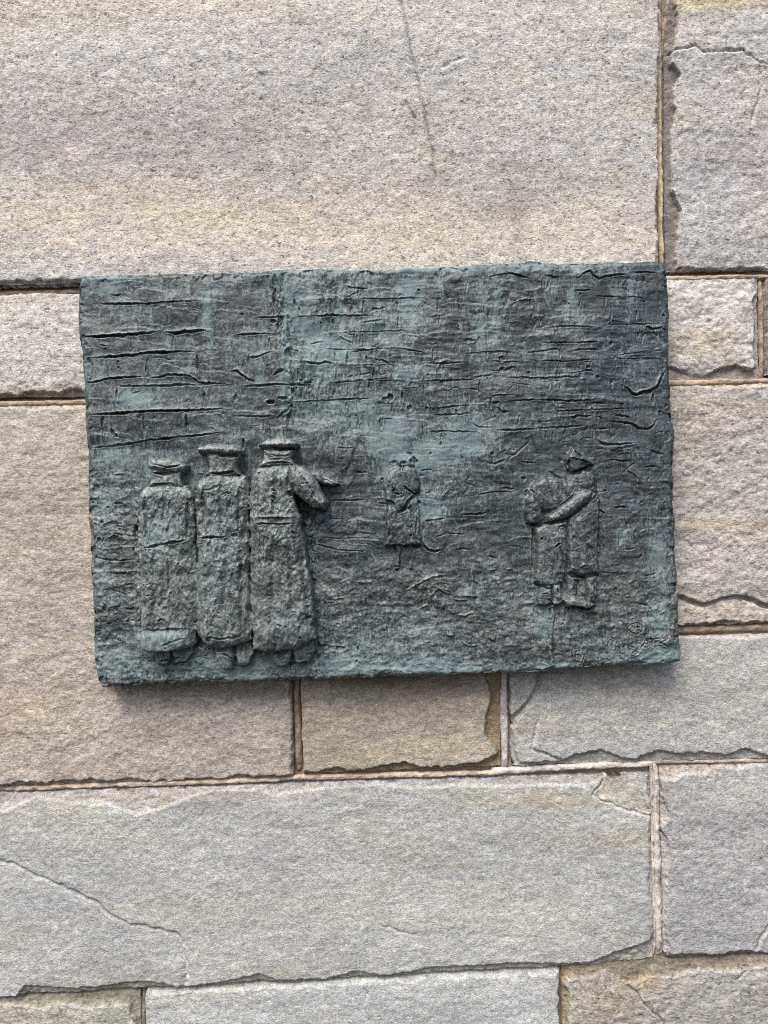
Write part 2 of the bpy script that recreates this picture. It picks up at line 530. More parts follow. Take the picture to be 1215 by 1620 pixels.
make_stone('grey right', (806, 812), R1, (1040, 1004), (1236, 1202), (179, 176, 172), seed=10, grain=1.1, fleck=0.5, rough=0.9,
    chips={'b': dict(depth=7, slope=.3, rgb=(168, 162, 158), amt=.5, line=[(806, 1206), (835, 1206), (880, 1207), (892, 1203), (915, 1192), (950, 1186), (985, 1198), (1005, 1202), (1040, 1188), (1075, 1192), (1120, 1190), (1150, 1195), (1180, 1185), (1215, 1195), (1640, 1185)]),
           't': dict(w=7, depth=5, rgb=(164, 152, 142), amt=.6)},
    cracks=[([(858, 1060), (848, 1095), (838, 1112), (814, 1138), (808, 1160), (812, 1190), (818, 1206)], 6.0, 11, 0.0),
            ([(860, 1085), (868, 1115), (866, 1138)], 2.2, 3, 0), ([(853, 1142), (842, 1186), (866, 1194), (890, 1204)], 2.4, 4, 2.0)],
    stains_tints=[(1000, 1090, 160, 40, (158, 154, 150), .4), (930, 1062, 110, 14, (128, 118, 108), .6)])
make_stone('long lower', L0, (1030, 1036), (1257, 1219), (1577, 1513), (177, 176, 173), seed=12, grain=1.15, fleck=0.45, rough=0.8,
    chips={'t': dict(depth=4, slope=.12, rgb=(166, 157, 152), amt=.45, line=[(L0, 1300), (0, 1287), (35, 1272), (55, 1262), (110, 1272), (180, 1276), (215, 1290), (255, 1280), (300, 1262), (340, 1250), (400, 1252), (430, 1259), (480, 1252), (560, 1245), (600, 1243), (660, 1250), (720, 1245), (790, 1246), (860, 1243), (930, 1245), (960, 1226), (1040, 1222)]),
           'b': dict(depth=5, slope=.3, rgb=(166, 160, 150), amt=.6, line=[(L0, 1592), (0, 1580), (24, 1578), (40, 1558), (110, 1562), (160, 1560), (200, 1554), (240, 1553), (280, 1562), (330, 1558), (385, 1547), (410, 1541), (440, 1552), (520, 1548), (560, 1536), (620, 1543), (680, 1530), (760, 1527), (830, 1522), (880, 1525), (930, 1524), (960, 1512), (1000, 1498), (1036, 1488)]),
           'r': dict(w=5, depth=5, rgb=(176, 164, 156), amt=.6)},
    cracks=[([(-30, 1358), (25, 1368), (60, 1386), (85, 1397), (120, 1412), (150, 1425), (175, 1448), (205, 1462), (230, 1464), (262, 1474), (285, 1482), (290, 1505), (295, 1520), (294, 1556)], 2.8, 3.5, 1.6),
            ([(958, 1226), (950, 1245), (938, 1258), (975, 1277), (1012, 1288), (1034, 1292)], 2.6, 4, 0), ([(660, 1480), (600, 1462)], 2, 1.5, 0)],
    facets=[([(962, 1226), (1010, 1224), (1014, 1250), (1030, 1290), (1000, 1285), (975, 1276), (940, 1258), (950, 1242)], 4, (182, 174, 158), .6)],
    stains_tints=[(860, 1268, 120, 10, (186, 172, 146), .6), (960, 1330, 90, 14, (178, 166, 148), .5), (200, 1260, 260, 14, (164, 150, 146), .5),
            (420, 1360, 120, 40, (162, 158, 160), .4), (120, 1440, 110, 50, (160, 160, 164), .4)])
make_stone('lower right', (1048, 1054), R1, (1250, 1211), (1572, 1508), (167, 165, 164), seed=13, grain=0.95, fleck=0.6, rough=0.95,
    chips={'l': dict(depth=7, slope=.35, rgb=(178, 166, 160), amt=.6, line=[(1050, 1212), (1049, 1240), (1052, 1262), (1059, 1285), (1059, 1300), (1047, 1314), (1060, 1330), (1062, 1350), (1058, 1400), (1056, 1450), (1057, 1478), (1062, 1500), (1058, 1516)]),
           't': dict(depth=5, slope=.3, rgb=(176, 160, 150), amt=.7, line=[(1048, 1235), (1066, 1236), (1080, 1226), (1112, 1226), (1130, 1216), (1170, 1218), (1215, 1212), (1640, 1200)]),
           'b': dict(w=4, depth=5, rgb=(140, 136, 124), amt=.6)},
    cracks=[([(1220, 1462), (1208, 1480), (1198, 1503)], 2.6, 4, 1.0)],
    stains_tints=[(1130, 1250, 70, 22, (190, 188, 186), .6), (1140, 1450, 90, 70, (156, 156, 162), .4)])
make_stone('bottom left', L0, (219, 221), (1584, 1519), (B1, B1), (170, 167, 156), seed=14, grain=0.8, fleck=0.8, rough=1.2,
    chips={'t': dict(depth=7, slope=.3, rgb=(126, 120, 104), amt=.8, line=[(L0, 1610), (0, 1590), (40, 1592), (65, 1598), (88, 1589), (120, 1592), (140, 1597), (165, 1592), (205, 1592), (221, 1590)]),
           'r': dict(depth=8, slope=.5, rgb=(138, 130, 118), amt=.6, line=[(206, 1560), (202, 1580), (205, 1600), (213, 1620), (210, 1700)])})
make_stone('bottom middle', (230, 232), (884, 885), (1584, 1519), (B1, B1), (180, 180, 179), seed=15, grain=1.2, fleck=0.6, rough=0.9,
    chips={'t': dict(w=4, depth=4, rgb=(150, 147, 138), amt=.5), 'r': dict(w=3, depth=4)})
make_stone('bottom right', (892, 893), R1, (1580, 1515), (B1, B1), (164, 160, 154), seed=16, grain=0.75, fleck=0.9, rough=1.3,
    chips={'t': dict(depth=6, slope=.22, rgb=(124, 114, 96), amt=.85, line=[(893, 1556), (910, 1548), (938, 1547), (962, 1538), (985, 1552), (1005, 1558), (1030, 1545), (1070, 1548), (1100, 1537), (1160, 1538), (1215, 1528), (1640, 1510)]),
           'l': dict(depth=7, slope=.5, rgb=(148, 126, 92), amt=.75, line=[(904, 1540), (896, 1560), (902, 1575), (900, 1620), (904, 1800)])},
    cracks=[([(995, 1560), (1012, 1578), (1022, 1592), (1045, 1612), (1060, 1640)], 2.6, 4, 1.0), ([(1185, 1535), (1165, 1552)], 2, 3, 0)],
    stains_tints=[(965, 1580, 60, 40, (168, 152, 128), .6), (1020, 1552, 30, 12, (190, 160, 120), .6)])

# mortar: a recessed bed behind all blocks, and pointing along the open joints
def mortar_sheet():
    xs, ys = np.arange(L0 - 5, R1 + 6, 9.0), np.arange(T0 - 5, B1 + 6, 9.0)
    U, V = np.meshgrid(xs, ys)
    H = -17 + (fbm(U / 20, V / 20, 900, 3) - 0.5) * 5
    x, z = to_wall(U, V)
    P = np.stack([x, -H * 0.001 - 0.06, z], -1)
    c = np.ones(U.shape + (3,)) * lin((150, 128, 106)) * K_ALB
    make_mesh('mortar_bed', P.reshape(-1, 3), grid_faces(*U.shape), None, c.reshape(-1, 3), MORTAR, wall)
mortar_sheet()

def pointing(pts, half, rgb, depth, bead=0.0, seed=0, groove=0.0):
    """strip of mortar along a joint; depth = mm behind the block face"""
    p = np.array(pts, float)
    L = np.concatenate([[0], np.cumsum(np.hypot(*np.diff(p, axis=0).T))])
    t = np.arange(0, L[-1], 2.5)
    cx, cy = np.interp(t, L, p[:, 0]), np.interp(t, L, p[:, 1])
    tx, ty_ = np.gradient(cx), np.gradient(cy)
    ln = np.hypot(tx, ty_) + 1e-9
    nx, ny = -ty_ / ln, tx / ln
    w = np.linspace(-1, 1, 15)
    hw = half * (0.65 + 0.6 * n1(t / 22, 700 + seed, 4))
    mid = (n1(t / 60, 720 + seed) - 0.5) * 2.0
    U = cx[:, None] + nx[:, None] * (w * hw[:, None] + mid[:, None])
    V = cy[:, None] + ny[:, None] * (w * hw[:, None] + mid[:, None])
    H = -depth - 2.0 - 5.0 * np.abs(w)[None] ** 3 + (fbm(U / 9, V / 9, 740 + seed, 4) - 0.5) * 6.0
    H += (fbm(U / 40, V / 40, 760 + seed, 2) - 0.5) * 5.0
    H -= 7.0 * np.exp(-t / 9.0)[:, None] + 7.0 * np.exp(-(t[-1] - t) / 9.0)[:, None]
    H += bead * np.exp(-(w / 0.4) ** 2)[None] - groove * np.exp(-((w - 0.35) / 0.14) ** 2)[None]
    x, z = to_wall(U, V)
    P = np.stack([x, -H * 0.001 - 0.06, z], -1)
    c = np.ones(U.shape + (3,)) * lin(rgb) * K_ALB
    c *= (0.8 + 0.4 * fbm(U / 24, V / 24, 780 + seed, 3))[..., None]
    make_mesh('mortar_joint', P.reshape(-1, 3), grid_faces(*U.shape)[:, ::-1], None, c.reshape(-1, 3), MORTAR, wall)

TAN, TAN2, PALE = (190, 168, 138), (172, 154, 136), (196, 188, 182)
pointing([(1045, T0), (1046, 0), (1047, 90), (1049, 250), (1051, 426)], 4.6, TAN, 5.5, 1.0, 1)
pointing([(1055, T0), (1057, 0), (1059, 85)], 8.0, (172, 156, 136), 8.0, 0, 2)
pointing([(L0, 471), (0, 461), (128, 458), (600, 447), (1058, 438), (1206, 435), (R1, 427)], 4.8, TAN2, 5.5, 0, 3)
pointing([(L0, 646), (0, 638), (130, 634), (470, 625), (1062, 605), (1215, 601), (R1, 591)], 5.2, TAN2, 4.5, 0, 4)
pointing([(1209, 430), (1211, 600)], 4.0, (160, 142, 122), 7.0, 0, 5)
pointing([(466, 630), (468, 1090), (472, 1226)], 6.0, (150, 132, 118), 6.5, 0, 6)
pointing([(470, 1009), (1080, 998), (1215, 994), (R1, 984)], 6.5, (172, 154, 132), 7.5, 0, 7)
pointing([(799, 1005), (799, 1070), (801, 1222)], 6.0, PALE, 5.0, 0, 8)
pointing([(L0, 1262), (0, 1251), (300, 1241), (470, 1234), (640, 1230), (800, 1226)], 5.2, (184, 166, 148), 4.0, 0, 9)
pointing([(780, 1224), (900, 1217), (1044, 1211)], 6.0, PALE, 4.0, 0, 10)
pointing([(1030, 1209), (1215, 1207), (R1, 1193)], 4.2, (178, 162, 150), 7.5, 0, 11)
pointing([(1039, 1210), (1041, 1350), (1044, 1478), (1046, 1518)], 8.0, PALE, 4.0, 0.5, 12, 6.0)
pointing([(224, 1570), (226, B1)], 4.4, (126, 118, 106), 9.0, 0, 13)
pointing([(888, 1530), (888, B1)], 3.6, (122, 114, 104), 10.0, 0, 14)

# ================================================================== THE BRONZE RELIEF
SS = 1.1                                   # raster samples per sheet unit
X0, Y0, X1, Y1 = 100.0, 395.0, 1105.0, 1105.0
gx, gy = np.arange(X0, X1, 1 / SS), np.arange(Y0, Y1, 1 / SS)
GU, GV = np.meshgrid(gx, gy)
HB = np.zeros(GU.shape)                     # background relief, mm above the panel plane
SIG = np.zeros(GU.shape)                    # maker's marks
HF = np.zeros(GU.shape)                     # figures
LAB = np.zeros(GU.shape, np.int16)
FIGTEX = np.zeros(GU.shape)

def win(u0, v0, u1, v1):
    a = max(0, int((u0 - X0) * SS)); b = min(GU.shape[1], int((u1 - X0) * SS) + 2)
    c = max(0, int((v0 - Y0) * SS)); d = min(GU.shape[0], int((v1 - Y0) * SS) + 2)
    return slice(c, d), slice(a, b)

def tile(ox, oy, s):
    return lambda pts: [(ox + x * s, oy + y * s) for x, y in pts]

_gs = [1000]
def groove(pts, w=2.0, d=4.0, lip=0.5, step=0.0, A=None, jit=0.45, taper=True):
    """a cut (or, with negative d, a ridge) along a line"""
    A = HB if A is None else A
    _gs[0] += 1
    if 0 < d and A is HB:
        d = d * min(1.0, d / 6.5) ** 0.9
        lip *= 0.7
        if pts[0][0] > 470 and pts[0][1] < 860:
            d, w, step = d * 0.72, w * 0.8, step * 0.8
    pl = rough_line(pts, _gs[0], jit, 4.0)
    pa = np.array(pl)
    pad = w * 4 + (18 if step else 3)
    sl = win(pa[:, 0].min() - pad, pa[:, 1].min() - pad, pa[:, 0].max() + pad, pa[:, 1].max() + pad)
    U, V = GU[sl], GV[sl]
    if U.size == 0:
        return
    seg = np.hypot(*np.diff(pa, axis=0).T)
    Ls = np.concatenate([[0], np.cumsum(seg)])
    best = np.full(U.shape, 1e9); along = np.zeros(U.shape); sgn = np.zeros(U.shape)
    for i in range(len(pl) - 1):
        e, t, s = seg_dist(U, V, pl[i], pl[i + 1])
        m = e < best
        best = np.where(m, e, best); along = np.where(m, Ls[i] + t * seg[i], along); sgn = np.where(m, s, sgn)
    f = along / (Ls[-1] + 1e-9)
    tp = np.clip(np.minimum(f, 1 - f) * 4, 0.1, 1) if taper else 1.0
    ww = 0.62 * w * (0.3 + 0.7 * tp) * np.clip(-0.15 + 2.1 * n1(along / 16.0, _gs[0], 4), 0.12, 2)
    if A is HB and d > 0 and w < 6:             # clay laps: an undercut upper lip, a run-out below
        prof = np.clip(1 - best / (np.where(sgn > 0, 1.7, 0.6) * ww + 0.3), 0, 1) ** np.where(sgn > 0, 2.0, 0.8)
    else:
        prof = np.clip(1 - best / (ww + 0.3), 0, 1)
    dd = d * tp * np.clip(-0.1 + 2.0 * n1(along / 26.0, _gs[0] + 5, 3), 0.1, 1.4)
    if A is SIG:
        dd, prof = d, np.clip(1 - best / 1.5, 0, 1)
    A[sl] -= dd * prof ** 0.75
    if lip:
        A[sl] += lip * np.exp(-((best - ww * 1.7) / (ww * 0.7 + 0.4)) ** 2) * (0.4 + 1.2 * n1(along / 9.0, _gs[0] + 9, 2))
    if step:
        A[sl] += step * (sgn < 0) * np.exp(-best / 9.0) * tp

def pit(u, v, ru, rv=None, d=5.0, A=None, rim=0.7):
    A = HB if A is None else A
    rv = rv or ru
    if A is HB and d > 0:
        d *= 0.6
    sl = win(u - 3 * ru, v - 3 * rv, u + 3 * ru, v + 3 * rv)
    U, V = GU[sl], GV[sl]
    q = np.sqrt(((U - u) / ru) ** 2 + ((V - v) / rv) ** 2) + (fbm(U / 5, V / 5, int(u * 7 + v), 2) - 0.5) * 1.3
    A[sl] -= d * sstep(1.15, 0.5, q)
    A[sl] += rim * np.exp(-((q - 1.4) / 0.35) ** 2)

# ---- background modelling: smeared clay, courses of a brick wall, strata
HB += (fbm(GU / 160, GV / 110, 301, 3) - 0.5) * 9
HB += (fbm(GU / 62, GV / 44, 303, 2, 0.4) - 0.5) * 5.5
HB += (fbm(GU / 46, GV / 22, 305, 4, 0.5) - 0.5) * 3.0
HB += (fbm(GU / 14, GV / 10, 309, 3, 0.6) - 0.5) * 1.1
right = sstep(540, 640, GU) * sstep(700, 640, GV) + sstep(500, 560, GU) * sstep(880, 840, GV) * sstep(700, 720, GV) * 0.8
HB += right * (fbm(GU / 70, GV / 9, 320, 4, 0.6, True) - 0.6) * 1.1
rough_zone = np.clip(sstep(870, 930, GV) + sstep(235, 205, GU) * sstep(720, 770, GV), 0, 1)
HB += rough_zone * ((fbm(GU / 13, GV / 11, 330, 4, 0.6) - 0.5) * 4.0 + (fbm(GU / 26, GV / 13, 335, 3, 0.5, True) - .6) * 2.5)
mid = sstep(430, 450, GU) * sstep(600, 560, GU) * sstep(700, 650, GV)
HB += mid * (fbm(GU / 11, GV / 26, 340, 4, 0.6) - 0.5) * 5.0
w1 = GU + (fbm(GU / 40, GV / 40, 350, 3) - .5) * 40
w2 = GV + (fbm(GU / 30, GV / 30, 351, 3) - .5) * 26
smear = (fbm(w1 / 28, w2 / 11, 352, 4, .6) - .5) * 2.4 * sstep(.38, .62, fbm(GU / 55, GV / 40, 353, 2)) + (fbm(w1 / 9, w2 / 24, 354, 4, .6) - .5) * 3.0 * sstep(.5, .68, fbm(GU / 60, GV / 60, 355, 2))
HB += smear * (0.45 + 0.55 * sstep(430, 470, GU)) * sstep(1000, 860, GV)
# pressed-on slabs of clay, flat pats with overlapping rims
rng = np.random.default_rng(5)
for k in range(170):
    u, v = rng.uniform(560, 1050), rng.uniform(430, 860)
    if k % 3 == 0:
        u, v = rng.uniform(140, 540), rng.uniform(440, 700)
    ru, rv, a = rng.uniform(14, 52), rng.uniform(4, 13), rng.normal(-0.04, 0.09)
    sl = win(u - ru * 1.5, v - rv * 2.4, u + ru * 1.5, v + rv * 2.4)
    U, V = GU[sl] - u, GV[sl] - v
    x, y = U * math.cos(a) - V * math.sin(a), U * math.sin(a) + V * math.cos(a)
    q = (np.abs(x / ru) ** 3 + np.abs(y / rv) ** 3) ** (1 / 3) + (fbm(GU[sl] / 9, GV[sl] / 9, 400 + k, 3) - .5) * .55
    HB[sl] += rng.uniform(0.3, 1.1) * sstep(1.03, 0.93, q) * (0.6 - 0.4 * y / rv)

tA, tR1 = tile(120, 410, .2058), tile(110, 400, .4115)
tB, tC, tD = tile(360, 410, .2058), tile(600, 410, .2058), tile(840, 410, .2058)
tE, tF = tile(600, 620, .2058), tile(840, 620, .2058)
tL, tM = tile(130, 640, .2778), tile(480, 680, .2798)
tS, tG = tile(120, 680, .3621), tile(740, 680, .2963)
tK, tW, tZ = tile(570, 700, .1357), tile(820, 690, .179), tile(860, 960, .1893)

for f, rows in ((tA, [
    ([(260, 272), (310, 285), (360, 276)], 2.2, 5, .6, 1), ([(150, 345), (240, 350), (400, 350), (560, 352), (740, 338), (850, 328), (950, 325)], 2.2, 5, .6, 1.2),
    ([(30, 610), (150, 602), (300, 595), (450, 585), (580, 572), (640, 558)], 2.9, 9, .9, 2.2), ([(690, 565), (770, 572), (840, 555), (900, 560), (940, 550), (1020, 550)], 3.0, 9, 1, 2.2),
    ([(50, 772), (160, 765), (340, 750), (430, 745), (500, 728), (640, 720), (780, 712), (950, 708)], 2.3, 7, .7, 1.6),
    ([(60, 958), (160, 945), (220, 930), (330, 915), (430, 910), (530, 908)], 2.4, 7, .8, 1.6), ([(560, 925), (650, 908), (700, 890), (780, 890), (880, 900), (920, 925), (950, 950), (1080, 955), (1180, 965)], 2.4, 7, .8, 1.5),
    ([(290, 970), (400, 980), (560, 980), (700, 972), (860, 966), (960, 965)], 1.9, 5, .6, .8),
    ([(240, 770), (250, 850), (280, 910)], 2.5, 2.5, .8, 0), ([(555, 755), (550, 820), (540, 890)], 3.5, 4, .9, 0), ([(932, 720), (935, 800), (945, 870)], 3.5, 4, .9, 0),
    ([(322, 990), (325, 1050), (330, 1100)], 3, 3.5, .8, 0), ([(980, 980), (990, 1110)], 3, 3, .8, 0), ([(1065, 640), (1070, 690)], 4, 4, .5, 0),
    ([(430, 610), (430, 700)], 2, 2, .6, 0), ([(750, 590), (755, 690)], 2, 2, .8, 0), ([(590, 760), (680, 765), (750, 780)], 1.8, 3.5, .4, 0),
    ([(430, 1040), (520, 1010)], 1.8, 3, .4, 0), ([(740, 370), (735, 480)], 2, 1.6, .6, 0), ([(990, 370), (1000, 470)], 4, 2, .4, 0), ([(1060, 370), (1075, 470)], 4, 2.5, .5, 0)]),
  (tR1, [
    ([(60, 625), (170, 620), (320, 610), (480, 605), (620, 600)], 2.6, 7, .8, 1.8), ([(620, 628), (700, 630), (800, 628)], 1.8, 4, .4, .5), ([(845, 598), (800, 640)], 3, 4, .4, 0),
    ([(130, 625), (133, 660), (135, 705)], 4.0, 5, 1.0, 0), ([(290, 620), (292, 715)], 3.2, 4, .9, 0), ([(450, 620), (457, 702)], 4.5, 5, .8, 0),
    ([(185, 530), (187, 575)], 3, 3.5, .8, 0), ([(518, 530), (522, 585)], 3, 3.5, .7, 0), ([(160, 680), (180, 705)], 3.5, 5, .6, 0),
    ([(65, 750), (150, 745), (210, 738), (300, 722), (460, 705), (610, 690)], 2.3, 6, .8, 1.4), ([(640, 540), (640, 575)], 4, 4, .4, 0),
    ([(755, 575), (785, 575)], 4, 5, .4, 0), ([(810, 562), (835, 560)], 4, 5, .5, 0), ([(370, 500), (490, 510), (560, 508)], 1.6, 4, .4, 0)]),
  (tB, [
    ([(10, 870), (75, 860), (110, 890), (170, 930), (230, 935)], 2.6, 7, .7, 1), ([(130, 770), (240, 750), (320, 720), (390, 710)], 2.2, 5, .6, .8), ([(125, 770), (120, 850)], 2.6, 4, .4, 0),
    ([(350, 900), (400, 860), (440, 850)], 4, 6, .5, 1), ([(630, 655), (680, 640), (745, 630)], 2.4, 5, .6, 1), ([(575, 785), (640, 800), (700, 805), (750, 790), (820, 800)], 3, 7, .8, 2),
    ([(780, 448), (820, 443)], 2, 4, .4, 0), ([(930, 715), (1050, 705), (1215, 690)], 2.0, 5, .6, 1), ([(920, 720), (925, 870)], 4, 5, .6, 0), ([(905, 950), (908, 1100)], 2.6, 4, .4, 0),
    ([(930, 905), (970, 898)], 4, 5, .3, 0), ([(1000, 890), (1110, 875)], 2, 4, .4, 0), ([(940, 930), (1100, 925), (1215, 918)], 1.6, 4, .3, 0), ([(1060, 750), (1080, 780)], 4, 4, .3, 0),
    ([(1130, 765), (1190, 790)], 3, 4, .4, 0), ([(850, 590), (920, 630), (970, 650)], 3, 4, .5, .8), ([(870, 560), (980, 595)], 2.4, 3, .5, 0), ([(1010, 490), (1080, 485), (1200, 470)], 3, 3.5, .5, 1),
    ([(1090, 410), (1120, 385), (1215, 375)], 4, 4, .5, 1), ([(880, 200), (950, 220), (1110, 230)], 2.6, 4, .5, .8), ([(900, 300), (1020, 255)], 2, 3, .4, 0), ([(1140, 285), (1215, 295)], 2, 3, .4, 0),
    ([(1060, 590), (1200, 580)], 2.2, 3, .4, 0), ([(1025, 530), (1025, 680)], 4, 3, .4, 0), ([(365, 110), (370, 260), (362, 350)], 5, 4, .6, 0), ([(385, 130), (395, 300)], 3, 3, .4, 0),
    ([(690, 100), (720, 220)], 2, 2, .4, 0), ([(515, 310), (528, 375)], 4.5, 6, 1.0, 0), ([(548, 370), (562, 430)], 3.5, 6, 1.0, 0), ([(455, 425), (475, 465)], 4, 6, .6, 0),
    ([(60, 1040), (75, 1090)], 3.5, 4, .3, 0), ([(440, 380), (440, 520), (450, 690)], 3, 3, 1, 0), ([(455, 820), (500, 920)], 3, -2.5, 0, 0), ([(760, 300), (790, 420)], 2.4, -1.8, 0, 0)]),
  (tC, [
    ([(0, 695), (120, 685), (200, 695), (300, 712), (370, 722)], 2.1, 5.5, .6, 1.2), ([(620, 722), (780, 715), (950, 705), (1090, 722)], 2.1, 5.5, .6, 1.2), ([(1130, 718), (1215, 705)], 2.6, 5, .4, .8),
    ([(200, 590), (280, 600), (340, 620)], 2, 3.5, .4, .5), ([(400, 670), (500, 685)], 2, 3.5, .3, .5), ([(850, 135), (940, 115), (1020, 108), (1080, 125), (1160, 150)], 3, 6, .5, 1.8),
    ([(405, 265), (415, 365)], 2, 3, .4, 0), ([(490, 190), (525, 250)], 3, 2.5, .7, 0), ([(130, 320), (155, 350)], 3, 5, .3, 0), ([(370, 450), (480, 435), (560, 400)], 4, 2.5, .3, .5),
    ([(440, 940), (435, 850), (470, 790), (560, 770)], 3, -1.8, 0, 0), ([(455, 920), (490, 940), (540, 925)], 3, 4, .3, .8), ([(550, 990), (620, 985)], 3, 4, .4, .8), ([(680, 995), (770, 1000)], 2, 3, .5, .5),
    ([(700, 915), (800, 895), (890, 885)], 3, 4, .4, .8), ([(840, 840), (880, 855), (960, 860), (1030, 825), (1080, 850)], 3.4, 4.5, .4, .6),
    ([(970, 912), (1100, 905), (1200, 910)], 2, 4.5, .3, .6), ([(970, 940), (1060, 955), (1200, 975)], 1.6, 3.5, .3, 0), ([(1060, 870), (1060, 1040)], 2, 2.5, .4, 0), ([(1060, 950), (970, 1030)], 1.8, 2.4, .3, 0),
    ([(1070, 1090), (1215, 1080)], 2, 4.5, .3, .6), ([(870, 1105), (930, 1095)], 2.4, 4.5, .3, 0), ([(940, 420), (1000, 350), (1080, 310), (1215, 305)], 3, -1.8, 0, 0), ([(950, 490), (1090, 485)], 2.4, 2.5, .3, .6),
    ([(0, 770), (60, 800), (110, 830)], 2.8, 4, .4, .6), ([(0, 920), (70, 915)], 2.2, 4, .4, .6), ([(0, 890), (60, 880)], 2, 3, .4, 0), ([(170, 1000), (300, 985)], 2.6, 3, .6, .5), ([(740, 450), (750, 415), (800, 405), (840, 440)], 2.4, 2.6, .4, 0),
    ([(0, 375), (60, 372)], 3, 3, .4, .5), ([(0, 300), (90, 308)], 2, 2.5, .4, 0)]),
  (tD, [
    ([(100, 125), (180, 145), (220, 140)], 3, 6, .5, 1.5), ([(310, 130), (360, 150), (410, 110), (450, 95), (470, 130), (520, 158), (570, 135), (660, 125), (760, 122)], 3, 7, .6, 1.8), ([(120, 95), (180, 100)], 2.4, 3, .3, 0),
    ([(310, 240), (390, 245), (470, 238)], 2.2, 4.5, .5, .6), ([(430, 305), (480, 290), (560, 290), (660, 295), (800, 295), (900, 312)], 2.1, 4, .5, .8), ([(860, 125), (872, 185)], 6, 8, .4, 0),
    ([(740, 170), (735, 240), (770, 290)], 3, 3, .5, 0), ([(850, 330), (880, 325)], 3, 4, .3, 0), ([(880, 515), (930, 540), (990, 530), (1015, 515)], 3.6, 8, .6, 2.0), ([(890, 560), (860, 600), (855, 650)], 3.4, 4, .6, 0),
    ([(930, 545), (975, 610)], 2, 3, .4, 0), ([(0, 715), (80, 705), (190, 690), (250, 700)], 2, 5, .4, .8), ([(290, 705), (440, 695), (560, 705)], 2.2, 4, .4, .6), ([(630, 760), (660, 750)], 4, 6, .3, 0),
    ([(660, 748), (720, 730), (830, 720), (880, 700)], 2.6, 4, .5, .8), ([(950, 705), (1010, 705)], 3, 4, .6, .6), ([(690, 965), (740, 990), (780, 1030), (815, 1042), (860, 1020), (920, 1010), (970, 980), (1000, 910), (1040, 850)], 4.2, 10, .6, 3.0),
    ([(0, 910), (130, 915), (280, 905), (420, 912)], 2.2, 5, .4, .8), ([(110, 930), (240, 932)], 2, 4, .3, 0), ([(290, 880), (360, 870), (450, 855), (520, 905)], 2.2, 4, .4, .5), ([(80, 880), (200, 882)], 1.7, 3, .3, 0),
    ([(0, 1080), (130, 1080), (250, 1088), (400, 1090), (570, 1070)], 2, 4.5, .4, .8), ([(480, 1105), (580, 1110)], 2.4, 4, .3, 0), ([(580, 930), (640, 950)], 2, 3, .3, 0), ([(60, 800), (90, 740), (95, 800)], 2, 2.5, .3, 0), ([(120, 740), (125, 830)], 2.2, 2.5, .3, 0),
    ([(150, 740), (190, 735), (180, 800)], 2, 2.5, .3, 0), ([(385, 795), (460, 790), (440, 835)], 2, 3, .4, 0), ([(400, 300), (405, 440)], 2.6, -1.6, 0, 0), ([(190, 290), (290, 330), (290, 490)], 3, -1.6, 0, 0)]),
  (tE, [
    ([(420, 128), (520, 118), (640, 105), (760, 95)], 1.9, 5, .5, 1), ([(780, 100), (840, 122)], 2, 4, .3, 0), ([(860, 85), (930, 75)], 2.4, 4.5, .3, .6), ([(960, 70), (1090, 65), (1215, 58)], 2, 5, .4, 1),
    ([(325, 155), (335, 230), (345, 340)], 2.2, 4.5, .4, 0), ([(360, 310), (480, 302), (600, 305), (780, 308)], 1.9, 5, .5, .8), ([(870, 295), (1060, 292), (1215, 285)], 2.5, 5, .5, 1), ([(700, 230), (760, 270), (850, 275), (890, 265)], 3, 4, .5, .8),
    ([(920, 120), (940, 150), (1000, 155)], 5, 5, .4, 1), ([(940, 190), (950, 280)], 3, 3, .8, 0), ([(820, 215), (910, 190)], 3.4, 3, .4, .5), ([(1160, 380), (1080, 450), (1000, 515)], 2.8, 6, .4, .8), ([(820, 550), (900, 548), (980, 520)], 3.4, 5, .3, .8),
    ([(1080, 540), (1215, 542)], 2, 5, .4, .6), ([(310, 605), (420, 592)], 2.1, 5, .5, .6), ([(310, 645), (345, 638)], 4, 5, .4, 0), ([(760, 800), (830, 775), (930, 768), (1045, 772)], 2.6, 6, .5, 1), ([(930, 735), (1045, 745)], 2.6, 4.5, .4, .6),
    ([(900, 705), (1040, 715)], 2, 4, .4, .5), ([(620, 938), (730, 940), (840, 928)], 3, 7, .5, 1.2), ([(345, 995), (430, 985), (520, 968)], 3.4, 7, .6, 1.4), ([(350, 780), (395, 768)], 2, 4, .4, 0), ([(0, 208), (110, 208)], 1.8, 4, .4, .5),
    ([(650, 700), (710, 715), (740, 740)], 2.4, 3, .3, 0), ([(470, 810), (510, 805)], 2, 3.5, .3, 0), ([(480, 1065), (560, 1090), (680, 1100)], 2.6, 4, .5, .6)]),
  (tF, [
    ([(0, 62), (130, 60), (240, 68), (350, 72), (480, 62), (570, 50)], 2.1, 4.5, .4, .8), ([(180, 88), (290, 98)], 1.8, 3.5, .3, 0), ([(450, 82), (590, 92)], 1.9, 4, .3, 0), ([(660, 88), (720, 92)], 2.2, 4, .3, 0),
    ([(150, 125), (170, 155), (210, 170), (215, 120), (260, 125), (300, 175)], 2.6, 3.6, .3, .5), ([(290, 192), (330, 195), (360, 182), (480, 185)], 3.6, 7, .4, 1), ([(510, 185), (555, 215)], 2, 3.5, .4, 0), ([(640, 190), (660, 180), (720, 185), (770, 205)], 3.8, 5, .4, .8),
    ([(600, 228), (700, 232), (780, 245), (830, 280), (900, 285), (935, 265), (960, 220), (1000, 205)], 3.6, 8, .5, 1.6), ([(930, 325), (1030, 305)], 2.2, 4, .3, .5), ([(1030, 300), (1050, 390)], 3, 4, .3, 0), ([(1035, 475), (980, 480), (910, 440)], 3.2, 4, .3, -.8),
